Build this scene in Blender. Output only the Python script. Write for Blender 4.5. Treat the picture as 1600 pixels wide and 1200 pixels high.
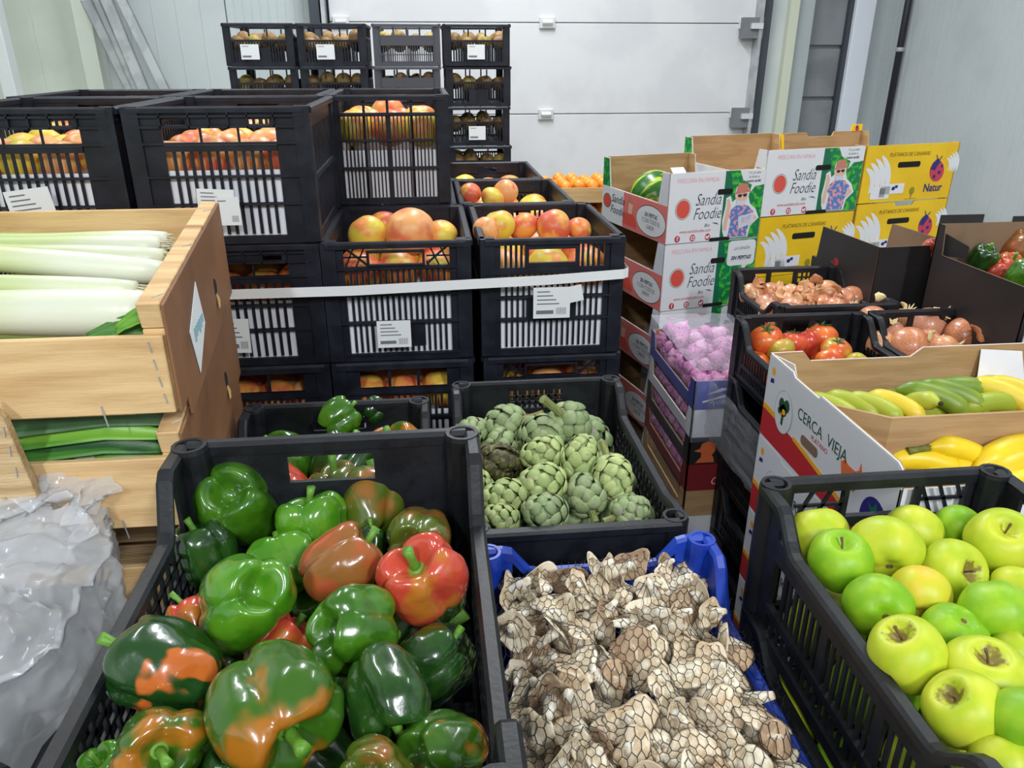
import bpy, bmesh, math, random
from mathutils import Vector, Matrix, Euler, noise
from mathutils.bvhtree import BVHTree
random.seed(11)
scene = bpy.context.scene
for o in list(bpy.data.objects): bpy.data.objects.remove(o)
col = scene.collection
PI = math.pi
R = math.radians

# ---------------------------------------------------------------- camera, world, lights, exposure
CAMZ = 1.5
PITCH = math.atan(515/1200.0)
YAW = math.atan(140/(1200/math.cos(PITCH)))
cam = bpy.data.cameras.new('camera')
cam.lens = 27.0; cam.sensor_width = 36.0; cam.clip_start = 0.02
camo = bpy.data.objects.new('camera', cam); col.objects.link(camo)
camo.location = (0, 0, CAMZ)
camo.rotation_euler = (PI/2-PITCH, 0, -YAW)
scene.camera = camo
w = bpy.data.worlds.new('world'); scene.world = w; w.use_nodes = True
w.node_tree.nodes['Background'].inputs[0].default_value = (0.80, 0.90, 1.0, 1)
w.node_tree.nodes['Background'].inputs[1].default_value = 0.24
scene.view_settings.view_transform = 'Standard'
scene.view_settings.look = 'None'
scene.view_settings.gamma = 1.0
scene.view_settings.use_curve_mapping = False
scene.view_settings.exposure = 0.25
def area(name, loc, sx, sy, power, color=(0.93, 0.97, 1.0), rot=(0, 0, 0)):
    l = bpy.data.lights.new(name, 'AREA'); l.shape = 'RECTANGLE'; l.size = sx; l.size_y = sy
    l.energy = power; l.color = color
    o = bpy.data.objects.new(name, l); col.objects.link(o); o.location = loc; o.rotation_euler = rot
    return o
LAMPS = [(1.1, -2.3, 118), (.35, 3.1, 52), (-1.2, 2.5, 22), (1.9, 1.8, 22), (-.9, -2.3, 80)]     # x, y, watts of the ceiling tube fittings
for (lx, ly, lp) in LAMPS:
    area('ceiling_tube_light', (lx, ly, 3.27), 0.16, 1.5, lp)

# ---------------------------------------------------------------- helpers
def at(u, v, z=None, y=None, x=None):
    """world point on a level (z), a cross plane (y) or a side plane (x) seen at a photo position"""
    a = (u-800)/1200.0; b = (v-600)/1200.0
    f = math.cos(PITCH)-b*math.sin(PITCH); d = math.sin(PITCH)+b*math.cos(PITCH)
    r = (a*math.cos(YAW)+f*math.sin(YAW), -a*math.sin(YAW)+f*math.cos(YAW), -d)
    t = (z-CAMZ)/r[2] if z is not None else (y/r[1] if y is not None else x/r[0])
    return Vector((r[0]*t, r[1]*t, CAMZ+r[2]*t))
def depth(p):
    f = p.x*math.sin(YAW)+p.y*math.cos(YAW)
    return f*math.cos(PITCH)-(p.z-CAMZ)*math.sin(PITCH)

class MB:
    def __init__(s): s.v = []; s.f = []
    def box(s, x0, y0, z0, x1, y1, z1):
        n = len(s.v)
        s.v += [(x0,y0,z0),(x1,y0,z0),(x1,y1,z0),(x0,y1,z0),(x0,y0,z1),(x1,y0,z1),(x1,y1,z1),(x0,y1,z1)]
        s.f += [(n,n+3,n+2,n+1),(n+4,n+5,n+6,n+7),(n,n+1,n+5,n+4),(n+1,n+2,n+6,n+5),(n+2,n+3,n+7,n+6),(n+3,n,n+4,n+7)]
    def hexa(s, p):
        n = len(s.v); s.v += [tuple(q) for q in p]
        s.f += [(n,n+3,n+2,n+1),(n+4,n+5,n+6,n+7),(n,n+1,n+5,n+4),(n+1,n+2,n+6,n+5),(n+2,n+3,n+7,n+6),(n+3,n,n+4,n+7)]
    def rings(s, rings, cap=True, close=True):
        n0 = len(s.v); k = len(rings[0])
        for r in rings: s.v += [tuple(q) for q in r]
        for i in range(len(rings)-1):
            for j in range(k if close else k-1):
                a = n0+i*k+j; b = n0+i*k+(j+1) % k
                s.f.append((a, b, b+k, a+k))
        if cap:
            s.f.append(tuple(n0+j for j in range(k))[::-1])
            s.f.append(tuple(n0+(len(rings)-1)*k+j for j in range(k)))
    def tube(s, path, rad, seg=8, cap=True, flat=1.0):
        path = [Vector(p) for p in path]
        if not hasattr(rad, '__len__'): rad = [rad]*len(path)
        rs = []; up = None
        for i, p in enumerate(path):
            t = (path[min(i+1, len(path)-1)]-path[max(i-1, 0)]).normalized()
            if up is None: up = Vector((0,0,1)) if abs(t.z) < .9 else Vector((1,0,0))
            a = t.cross(up).normalized(); b = a.cross(t).normalized(); up = b
            rs.append([p+a*math.cos(2*PI*j/seg)*rad[i]+b*math.sin(2*PI*j/seg)*rad[i]*flat for j in range(seg)])
        s.rings(rs, cap)
    def lathe(s, prof, seg=16, c=(0,0,0)):
        rs = [[(c[0]+r*math.cos(2*PI*j/seg), c[1]+r*math.sin(2*PI*j/seg), c[2]+z) for j in range(seg)] for r, z in prof]
        s.rings(rs, True)
    def mesh(s, name, smooth=False):
        m = bpy.data.meshes.new(name); m.from_pydata(s.v, [], s.f)
        bm = bmesh.new(); bm.from_mesh(m); bmesh.ops.recalc_face_normals(bm, faces=bm.faces); bm.to_mesh(m); bm.free()
        if smooth: m.polygons.foreach_set('use_smooth', [True]*len(m.polygons))
        m.update(); return m

def ob(name, mesh, m=None, parent=None, loc=(0,0,0), rot=(0,0,0), label=None, sc=None):
    if isinstance(mesh, MB): mesh = mesh.mesh(name)
    o = bpy.data.objects.new(name, mesh); col.objects.link(o)
    if m is not None and len(mesh.materials) == 0: mesh.materials.append(m)
    if parent: o.parent = parent
    o.location = loc; o.rotation_euler = rot
    if sc: o.scale = sc
    if label: o['label'] = label
    return o
def tag(o, label, cat, group=None, kind=None):
    o['label'] = label; o['category'] = cat
    if group: o['group'] = group
    if kind: o['kind'] = kind
    return o
def thing(name, label, cat, loc=(0,0,0), rot=(0,0,0), group=None):
    o = bpy.data.objects.new(name, None); col.objects.link(o); o.empty_display_size = .03
    o.location = loc; o.rotation_euler = rot
    return tag(o, label, cat, group)
def struct(name, mb, m, parent=None):
    o = ob(name, mb, m, parent); o['kind'] = 'structure'; return o
def dup(root, loc, rot=None, label=None, group=None, skip=()):
    def cp(o, par):
        c = o.copy(); col.objects.link(c)
        if par: c.parent = par
        for ch in o.children:
            if ch.name.split('.')[0] not in skip: cp(ch, c)
        return c
    r = cp(root, None); r.location = loc
    if rot is not None: r.rotation_euler = rot
    if label: r['label'] = label
    if group: r['group'] = group
    return r
def bevel(o, wd=.002, seg=2):
    b = o.modifiers.new('bevel', 'BEVEL'); b.width = wd; b.segments = seg; b.limit_method = 'ANGLE'; b.angle_limit = R(40)
    return o
def smooth(o):
    o.data.polygons.foreach_set('use_smooth', [True]*len(o.data.polygons)); return o

# ---------------------------------------------------------------- materials
MC = {}
def mat(name, c1, rough=.5, c2=None, scale=8, detail=4, lo=.42, hi=.58, bump=0, bscale=60, stretch=None, metal=0,
        coat=0, sss=0, rnd=False, spec=.5, c3=None, scale3=3, lo3=.5, hi3=.6, hue=0):
    if name in MC: return MC[name]
    m = bpy.data.materials.new(name); m.use_nodes = True; nt = m.node_tree; N = nt.nodes; L = nt.links
    b = N['Principled BSDF']
    b.inputs['Roughness'].default_value = rough; b.inputs['Metallic'].default_value = metal
    b.inputs['Specular IOR Level'].default_value = spec
    b.inputs['Coat Weight'].default_value = coat; b.inputs['Coat Roughness'].default_value = .08
    if sss:
        b.inputs['Subsurface Weight'].default_value = sss; b.inputs['Subsurface Radius'].default_value = (.01, .006, .003)
        b.inputs['Subsurface Scale'].default_value = .4
    tc = N.new('ShaderNodeTexCoord'); vec = tc.outputs['Object']
    if rnd:
        oi = N.new('ShaderNodeObjectInfo'); ml = N.new('ShaderNodeMath'); ml.operation = 'MULTIPLY'; ml.inputs[1].default_value = 37.0
        L.new(oi.outputs['Random'], ml.inputs[0])
        ad = N.new('ShaderNodeVectorMath'); ad.operation = 'ADD'; L.new(vec, ad.inputs[0]); L.new(ml.outputs[0], ad.inputs[1]); vec = ad.outputs[0]
    if stretch:
        mp = N.new('ShaderNodeMapping'); mp.inputs['Scale'].default_value = stretch; L.new(vec, mp.inputs[0]); vec = mp.outputs[0]
    def ns(sc, lo_, hi_):
        n = N.new('ShaderNodeTexNoise'); n.inputs['Scale'].default_value = sc; n.inputs['Detail'].default_value = detail
        L.new(vec, n.inputs['Vector'])
        r = N.new('ShaderNodeMapRange'); r.interpolation_type = 'SMOOTHSTEP'; r.inputs[1].default_value = lo_; r.inputs[2].default_value = hi_
        L.new(n.outputs[0], r.inputs[0]); return r.outputs[0]
    out = None
    def mix(fac, a, bb):
        x = N.new('ShaderNodeMix'); x.data_type = 'RGBA'; L.new(fac, x.inputs[0])
        for s, q in ((x.inputs[6], a), (x.inputs[7], bb)):
            if isinstance(q, tuple): s.default_value = (*q, 1)
            else: L.new(q, s)
        return x.outputs[2]
    out = c1
    if c2: out = mix(ns(scale, lo, hi), out, c2)
    if c3: out = mix(ns(scale3, lo3, hi3), out, c3)
    if hue:
        oi = N.new('ShaderNodeObjectInfo'); r = N.new('ShaderNodeMapRange'); r.inputs[3].default_value = 1-hue; r.inputs[4].default_value = 1+hue*.6
        L.new(oi.outputs['Random'], r.inputs[0]); hs = N.new('ShaderNodeHueSaturation'); L.new(r.outputs[0], hs.inputs['Value'])
        if isinstance(out, tuple): hs.inputs['Color'].default_value = (*out, 1)
        else: L.new(out, hs.inputs['Color'])
        out = hs.outputs[0]
    if isinstance(out, tuple): b.inputs['Base Color'].default_value = (*out, 1)
    else: L.new(out, b.inputs['Base Color'])
    if bump:
        n = N.new('ShaderNodeTexNoise'); n.inputs['Scale'].default_value = bscale; n.inputs['Detail'].default_value = 3
        L.new(vec, n.inputs['Vector']); bp = N.new('ShaderNodeBump'); bp.inputs['Strength'].default_value = bump
        bp.inputs['Distance'].default_value = .01; L.new(n.outputs[0], bp.inputs['Height']); L.new(bp.outputs[0], b.inputs['Normal'])
    MC[name] = m; m['cfg'] = 1; return m
def srgb(r, g, b):
    f = lambda c: (c/255/12.92) if c/255 <= .04045 else ((c/255+.055)/1.055)**2.4
    return (f(r), f(g), f(b))
def film(name, tint, alpha, rough=.15, edge=.5):
    m = bpy.data.materials.new(name); m.use_nodes = True; nt = m.node_tree; N = nt.nodes; L = nt.links
    b = N['Principled BSDF']; b.inputs['Base Color'].default_value = (*tint, 1); b.inputs['Roughness'].default_value = rough
    tr = N.new('ShaderNodeBsdfTransparent'); tl = N.new('ShaderNodeBsdfTranslucent'); tl.inputs[0].default_value = (*tint, 1)
    m1 = N.new('ShaderNodeMixShader'); m1.inputs[0].default_value = .35; L.new(b.outputs[0], m1.inputs[1]); L.new(tl.outputs[0], m1.inputs[2])
    lw = N.new('ShaderNodeLayerWeight'); lw.inputs[0].default_value = .35
    r = N.new('ShaderNodeMapRange'); r.inputs[3].default_value = alpha; r.inputs[4].default_value = min(1, alpha+edge); L.new(lw.outputs['Facing'], r.inputs[0])
    m2 = N.new('ShaderNodeMixShader'); L.new(r.outputs[0], m2.inputs[0]); L.new(tr.outputs[0], m2.inputs[1]); L.new(m1.outputs[0], m2.inputs[2])
    L.new(m2.outputs[0], N['Material Output'].inputs[0]); return m

BLACK = mat('black plastic', (.006,.0065,.009), .45, (.011,.012,.016), 30, bump=.05, bscale=200, spec=.38)
BLACK2 = mat('navy black plastic', (.007,.008,.015), .45, (.013,.015,.025), 25, spec=.38)
BLUE = mat('blue plastic', (.006,.034,.33), .38, (.009,.048,.40), 30)
PAPER = mat('white paper', (.88,.88,.92), .8, (.82,.82,.89), 12)
LABELP = mat('label paper', (.82,.83,.84), .6)
INK = mat('grey ink', (.16,.17,.2), .7)
KRAFT = mat('kraft cardboard', srgb(184,150,108), .85, srgb(170,136,94), 6, stretch=(1,1,8), bump=.08, bscale=30)
KRAFTD = mat('kraft cardboard dark', srgb(140,112,88), .85, srgb(122,98,76), 6)
KEDGE = mat('cardboard cut edge', srgb(200,165,120), .9)
CWHITE = mat('white carton', (.78,.78,.82), .55, (.72,.72,.78), 5)
CYEL = mat('yellow carton', srgb(245,200,20), .5, srgb(238,190,14), 5)
CBLK = mat('black carton', (.018,.015,.016), .5, (.026,.022,.024), 5)
STEEL = mat('galvanised steel', (.52,.54,.55), .45, (.42,.44,.46), 12, metal=.5)
def ink(name, c, rough=.55): return mat(name, c, rough)
I_RED = ink('red print', srgb(225,85,70)); I_PINK = ink('pink print', srgb(240,170,185)); I_CRIM = ink('crimson print', srgb(200,60,80))
I_GRN = mat('green print', srgb(10,125,75), .5, srgb(70,190,40), 60, 2, .5, .6); I_DGRN = ink('dark green print', srgb(5,110,75))
I_NAVY = ink('navy print', srgb(40,35,120)); I_DK = ink('dark lettering print', srgb(45,60,85)); I_WHT = ink('white print', (.8,.8,.82))
I_SKIN = ink('skin tone print', srgb(232,188,164)); I_SHIRT = mat('floral shirt print', srgb(90,130,200), .5, srgb(235,160,160), 90, 1, .52, .56)
I_HAT = ink('straw hat print', srgb(205,128,108)); I_BLKINK = ink('black print', (.02,.02,.03)); I_ORNG = ink('orange print', srgb(225,110,60))
I_GOLD = ink('gold stripe print', srgb(235,170,40)); I_STRIPE = ink('red stripe print', srgb(190,40,50)); I_LAV = ink('pale print', srgb(215,215,225))
HOLE = mat('dark hole', (.006,.005,.005), .9)
WOOD = mat('pale poplar wood', srgb(228,192,140), .7, srgb(200,158,108), 5, 6, .35, .7, stretch=(1,9,9), bump=.12, bscale=40, c3=srgb(172,124,80), scale3=2.2, lo3=.60, hi3=.74)
WOODB = mat('pale rough wood', srgb(214,184,140), .8, srgb(184,150,108), 6, 6, .35, .7, stretch=(1,14,14), bump=.35, bscale=30)
WOODP = mat('pallet wood', srgb(170,140,105), .85, srgb(130,104,78), 6, 5, stretch=(8,1,8))
BOARD = mat('brown hardboard', srgb(146,102,70), .5, srgb(128,88,60), 5, c3=srgb(110,76,54), scale3=9, lo3=.62, hi3=.75)
# ---------------------------------------------------------------- the room
def big_wall():
    BY = 4.85
    WP = mat('white insulated panel', srgb(205,212,212), .45, srgb(196,204,205), 2)
    WR = mat('grey ribbed panel', srgb(188,194,196), .45, srgb(180,187,189), 2)
    WL = mat('greenish panel', srgb(220,226,214), .5, srgb(210,217,204), 2)
    DP = mat('sectional door panel', srgb(222,222,224), .4, srgb(214,214,217), 3)
    DKF = mat('dark door frame', srgb(60,66,74), .5)
    SEAL = mat('door seal', srgb(132,136,140), .6, srgb(116,120,124), 3)
    fl = MB(); fl.box(-2.6,-3.2,-.05, 3.2,5.0,0)
    struct('floor', fl, mat('concrete floor', (.30,.29,.28), .6, (.24,.235,.23), 3, 6, bump=.1, bscale=20))
    ce = MB(); ce.box(-2.6,-3.2,3.4, 3.2,5.0,3.5)
    struct('ceiling', ce, mat('ceiling panel', (.75,.77,.78), .6))
    wb = MB(); wb.box(-2.6,BY,0, 3.2,BY+.1,3.4)
    wbo = struct('wall_back', wb, WP)
    # insulated wall panels left of the door, joints between them
    xs = [-2.36,-1.065,-.60]
    for i in range(2):
        p = MB(); n = 10; x0, x1 = xs[i]+.004, xs[i+1]-.004
        p.box(x0, BY-.02, 0, x1, BY-.001, 3.4)
        for k in range(1, n):
            xx = x0+(x1-x0)*k/n
            p.box(xx-.0025, BY-.0225, 0, xx+.0025, BY-.0199, 3.4)
        ob('panel', p, WP, wbo)
    # right side wall with fine vertical ribs
    wr = MB(); wr.box(2.78,-3.2,0, 2.9,5.0,3.4); wro = struct('wall_right', wr, WR)
    y = 1.6; k = 0
    while y < 4.8:
        p = MB(); p.box(2.765, y+.003, 0, 2.781, y+.997 if y+1 < 4.8 else 4.82, 3.4)
        yy = y+.03
        while yy < min(y+.98, 4.8):
            p.box(2.7635, yy, 0, 2.766, yy+.030, 3.4); yy += .05
        ob('panel', p, WR, wro); y += 1.0
    wl = MB(); wl.box(-2.48,-3.2,0, -2.36,5.0,3.4); wlo = struct('wall_left', wl, WL)
    for yy in (3.0, 3.62, 4.24):
        p = MB(); p.box(-2.362, yy+.004, 0, -2.345, yy+.616, 3.4); p.box(-2.346, yy+.3, 0, -2.342, yy+.31, 3.4); ob('panel', p, WL, wlo)
    t = MB(); t.box(-2.10,4.36,0,-2.035,4.44,3.4); bevel(struct('trim_1', t, mat('white post', srgb(225,230,230), .4)), .004)
    t = MB(); t.box(-1.82,4.70,0,-1.735,4.82,3.4); struct('trim_2', t, mat('cream edge', srgb(214,220,208), .4))
    # sectional dock door
    D = thing('door_1', 'white sectional dock door', 'door', (0, 0, 0)); del D['category']; del D['label']; D['kind'] = 'structure'
    dx0, dx1 = -.50, 1.94
    zs = [0, .61, 1.175, 1.665, 2.25, 2.9]
    for i in range(5):
        p = MB(); p.box(dx0, BY-.09, zs[i]+.002, dx1, BY-.04, zs[i+1]-.002)
        bevel(ob('panel', p, DP, D), .004)
    HG = mat('zinc hinge', (.75,.75,.76), .35, metal=.4)
    for zz in zs[2:4]:
        for xx in (-.44, .71, 1.88):
            p = MB(); p.box(xx-.045, BY-.11, zz-.03, xx+.045, BY-.088, zz+.03); p.tube([(xx-.03,BY-.115,zz),(xx+.03,BY-.115,zz)], .016, 8)
            bevel(ob('hinge', p, HG, D), .004)
    for zz in zs[2:4]:
        p = MB(); p.box(1.84, BY-.16, zz-.08, 1.96, BY-.10, zz+.03); ob('roller_bracket', p, SEAL, D)
        p = MB(); p.box(1.88, BY-.18, zz-.03, 1.95, BY-.158, zz+.0); ob('roller_bracket', p, HG, D)
    for (a, b) in ((-.60, -.545), (1.955, 2.005)):
        p = MB(); p.box(a, BY-.15, 0, b, BY-.02, 3.2); ob('door_track', p, DKF, D)
    for (a, b) in ((-.535, -.515), (1.93, 1.95)):
        p = MB(); p.box(a, BY-.17, 0, b, BY-.03, 3.2); ob('door_track', p, STEEL, D)
    # right of the door: pale column, yellowish strip, dark dock shelter, white post, grey panel, black pipe
    t = MB(); t.box(2.02,BY-.10,0,2.11,BY-.0,3.4); struct('trim_3', t, WP)
    t = MB(); t.box(2.11,BY-.15,0,2.165,BY-.0,3.4); struct('trim_4', t, mat('yellowish strip', srgb(205,210,190), .5))
    t = MB(); t.box(2.165,BY-.12,0,2.27,BY-.0,3.4); struct('trim_5', t, mat('grey column', srgb(170,178,180), .5))
    t = MB(); t.box(2.27,BY-.04,0,2.52,BY-.0,3.4); sh = struct('trim_6', t, SEAL)
    for k in range(11):
        p = MB(); p.box(2.28,BY-.06-.004*(k % 2), .1+k*.29, 2.50,BY-.038, .1+k*.29+.27); bevel(ob('panel', p, SEAL, sh), .006)
    t = MB(); t.box(2.50,BY-.09,0,2.525,BY-.03,3.4); struct('trim_7', t, DKF)
    t = MB(); t.box(2.525,BY-.12,0,2.645,BY-.0,3.4); bevel(struct('trim_8', t, mat('white steel post', srgb(222,226,236), .35)), .005)
    t = MB(); t.box(2.645,BY-.06,0,2.78,BY-.0,3.4); struct('trim_9', t, WR)
    pp = thing('drain_pipe', 'black vertical pipe in the corner of the ribbed grey wall', 'pipe', (2.735, 4.56, 0))
    p = MB(); p.tube([(0,0,0),(0,0,3.38)], .019, 14); smooth(ob('pipe', p, mat('black pipe', (.012,.013,.02), .35), pp))
    for zz in (.3, 1.515, 2.7):
        p = MB(); p.lathe([(.022,0),(.024,.004),(.024,.018),(.022,.022)], 14, (0,0,zz)); p.box(0,-.008,zz,.045,.008,zz+.02); ob('clip', p, STEEL, pp)
    # a panel of the greener kind between the corner and the cream edge
    p = MB(); p.box(-2.36, BY-.03, 0, -1.83, BY-.021, 3.4); p.box(-2.08, BY-.034, 0, -2.07, BY-.029, 3.4); ob('panel', p, WL, wbo)
    # leaning metal profiles
    for k, (ut, ub, yt) in enumerate(((136,208,4.70),(152,216,4.66),(168,228,4.62),(192,262,4.58))):
        top = at(ut, 5, y=yt); bot = at(ub, 150, y=yt-.07)
        d = bot-top; top = top-d*.45
        lab = ['grey metal profile leaning furthest left on the white wall', 'narrow steel profile leaning second from the left on the white wall',
               'steel profile leaning third from the left on the white wall', 'broad grey metal profile leaning rightmost on the white wall'][k]
        t = d.normalized(); bot = bot+t*(-bot.z/t.z); s = Vector((1,0,0)); s = (s-t*s.dot(t)).normalized(); n = s.cross(t)
        wd = [.026,.016,.030,.026][k]; p = MB()
        for (a, b, c, e) in ((-wd,wd,-.002,.002), (-wd,-wd+.004,-.002,.022), (wd-.004,wd,-.002,.022)):
            q = [top+s*a+n*c, top+s*b+n*c, top+s*b+n*e, top+s*a+n*e]; q2 = [bot+s*a+n*c, bot+s*b+n*c, bot+s*b+n*e, bot+s*a+n*e]
            p.hexa(q+q2)
        tag(ob('metal_profile', p, STEEL), lab, 'metal profile')
    # ceiling tube fittings (above the frame)
    EM = bpy.data.materials.new('lit tube'); EM.use_nodes = True
    e = EM.node_tree.nodes['Principled BSDF']; e.inputs['Emission Color'].default_value = (.95,.98,1,1); e.inputs['Emission Strength'].default_value = 6
    for i, (lx, ly, lp) in enumerate(LAMPS):
        c = thing('ceiling_light', 'fluorescent tube fitting under the ceiling, number %d from the right' % (i+1), 'lamp', (lx, ly, 3.28), group='ceiling tube fittings')
        c['label'] = 'white fluorescent tube fitting fixed under the ceiling'
        p = MB(); p.box(-.09,-.78,.05,.09,.78,.12); ob('fitting', p, CWHITE, c)
        for sx in (-.05, .05):
            p = MB(); p.tube([(sx,-.75,.03),(sx,.75,.03)], .013, 8); ob('tube', p, EM, c)
big_wall()

# ---------------------------------------------------------------- crates
def plate(mb, mp, u0, z0, u1, z1, n0, n1, holes=()):
    us = sorted({u0, u1, *[h[0] for h in holes], *[h[2] for h in holes]}); zs = sorted({z0, z1, *[h[1] for h in holes], *[h[3] for h in holes]})
    us = [u for u in us if u0 <= u <= u1]; zs = [z for z in zs if z0 <= z <= z1]
    for j in range(len(zs)-1):
        run = None
        for i in range(len(us)):
            solid = False
            if i < len(us)-1:
                cu = (us[i]+us[i+1])/2; cz = (zs[j]+zs[j+1])/2
                solid = not any(h[0] < cu < h[2] and h[1] < cz < h[3] for h in holes)
            if solid and run is None: run = us[i]
            if not solid and run is not None:
                rect(mb, mp, run, zs[j], us[i], zs[j+1], n0, n1); run = None
def rect(mb, mp, u0, z0, u1, z1, n0, n1):
    mb.hexa([mp(u0,z0,n0), mp(u1,z0,n0), mp(u1,z0,n1), mp(u0,z0,n1), mp(u0,z1,n0), mp(u1,z1,n0), mp(u1,z1,n1), mp(u0,z1,n1)])
def diag(mb, mp, ua, za, ub, zb, wd, n0, n1):
    d = Vector((ub-ua, zb-za)); 
    if d.length < 1e-6: return
    d.normalize(); q = Vector((-d.y, d.x))*wd/2
    P4 = [(ua-q.x,za-q.y),(ub-q.x,zb-q.y),(ub+q.x,zb+q.y),(ua+q.x,za+q.y)]
    mb.hexa([mp(*p, n0) for p in P4]+[mp(*p, n1) for p in P4])
def lattice(mb, mp, u0, z0, u1, z1, kind, pitch, wd, n0, n1):
    if kind == 'slot':
        n = max(1, round((u1-u0)/pitch))
        for k in range(1, n):
            u = u0+(u1-u0)*k/n; rect(mb, mp, u-wd/2, z0, u+wd/2, z1, n0, n1)
    elif kind == 'grid':
        lattice(mb, mp, u0, z0, u1, z1, 'slot', pitch, wd, n0, n1)
        n = max(1, round((z1-z0)/pitch))
        for k in range(1, n):
            z = z0+(z1-z0)*k/n; rect(mb, mp, u0, z-wd/2, u1, z+wd/2, n0, n1)
    else:
        sls = {'diamond': (1.6,-1.6), 'skewr': (2.2,), 'skewl': (-2.2,)}[kind]
        for sl in sls:
            h = z1-z0; run = h/abs(sl); s = 1 if sl > 0 else -1
            u = u0-run
            while u < u1+run:
                # segment from (u,z0) to (u+s*run,z1), clipped to [u0,u1]
                a0, a1 = u, u+s*run; t0, t1 = 0.0, 1.0
                if a1 != a0:
                    ta, tb = (u0-a0)/(a1-a0), (u1-a0)/(a1-a0)
                    t0, t1 = max(t0, min(ta,tb)), min(t1, max(ta,tb))
                if t1 > t0+.02: diag(mb, mp, a0+(a1-a0)*t0, z0+h*t0, a0+(a1-a0)*t1, z0+h*t1, wd, n0, n1)
                u += pitch
        if kind.startswith('skew'):
            n = max(1, round((z1-z0)/pitch))
            for k in range(1, n):
                z = z0+(z1-z0)*k/n; rect(mb, mp, u0, z-wd/2, u1, z+wd/2, n0, n1)
def rimsweep(mb, mp, u0, u1, rim, rh, n0, n1, N=1):
    us = [u0+(u1-u0)*i/N for i in range(N+1)]; c = min(rh, n1-n0)*.28
    rs = []
    for u in us:
        z = rim(u)
        rs.append([mp(u,z-rh,n0), mp(u,z-rh,n1), mp(u,z-c,n1), mp(u,z,n1-c), mp(u,z,n0+c), mp(u,z-c,n0)])
    mb.rings(rs, True)
def column(mb, mp, u0, u1, z0, rim, rh, n0, n1, N=6):
    us = [u0+(u1-u0)*i/N for i in range(N+1)]
    mb.rings([[mp(u,z0,n0), mp(u,z0,n1), mp(u,rim(u)-rh*.5,n1), mp(u,rim(u)-rh*.5,n0)] for u in us], True)
def ss(t): t = max(0, min(1, t)); return t*t*(3-2*t)

def panel(mp, u0, u1, H, sp, rim=None, N=1):
    """one lattice wall of a crate: mp maps (u, z, n) to the crate, n = 0 is the inner face"""
    mb = MB(); t = sp.get('t', .005); tr = sp.get('tr', .012); rh = sp.get('rh', .012); bh = sp.get('bh', .015); pw = sp.get('pw', .03)
    rim = rim or (lambda u: H)
    rimsweep(mb, mp, u0, u1, rim, rh, -.002, tr, N)
    rect(mb, mp, u0, 0, u1, bh, 0, t+.002)
    if pw:
        column(mb, mp, u0, u0+pw, bh, rim, rh, 0, t); column(mb, mp, u1-pw, u1, bh, rim, rh, 0, t)
    a, b = u0+pw, u1-pw; W = b-a
    for row in sp.get('rows', []):
        z0, z1, kind, pitch, wd = row[:5]; f0, f1 = (row[5], row[6]) if len(row) > 5 else (0, 1)
        lattice(mb, mp, a+W*f0, z0, a+W*f1, z1, kind, pitch, wd, .0005, min(t-.0005,.0035))
    for rl in sp.get('rails', []):
        z0, z1 = rl[:2]; f0, f1 = (rl[2], rl[3]) if len(rl) > 2 else (0, 1)
        rect(mb, mp, a+W*f0, z0, a+W*f1, z1, 0, t+(.003 if len(rl) < 5 else rl[4]))
    for pl in sp.get('plates', []):
        f0, z0, f1, z1 = pl[:4]; hs = pl[4] if len(pl) > 4 else ()
        plate(mb, mp, a+W*f0, z0, a+W*f1, z1, 0, t, [(a+W*h[0], h[1], a+W*h[2], h[3]) for h in hs])
    for fr in sp.get('frames', []):       # raised frame around an opening
        f0, z0, f1, z1, q = fr; A, B = a+W*f0, a+W*f1
        rect(mb, mp, A-q, z0-q, B+q, z0, 0, t+.003); rect(mb, mp, A-q, z1, B+q, z1+q, 0, t+.003)
        rect(mb, mp, A-q, z0, A, z1, 0, t+.003); rect(mb, mp, B, z0, B+q, z1, 0, t+.003)
    for rg in sp.get('ridges', []):       # thin ribs running across the whole face
        rect(mb, mp, u0, rg-.002, u1, rg+.002, t-.001, t+.006)
    for (f0, z0, f1, z1) in sp.get('studs', []):
        rect(mb, mp, a+W*f0, z0, a+W*f1, z1, t-.001, t+.006)
    for dg in sp.get('diags', []):
        fa, za, fb, zb, wd = dg; diag(mb, mp, a+W*fa, za, a+W*fb, zb, wd, 0, t)
    return mb

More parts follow.
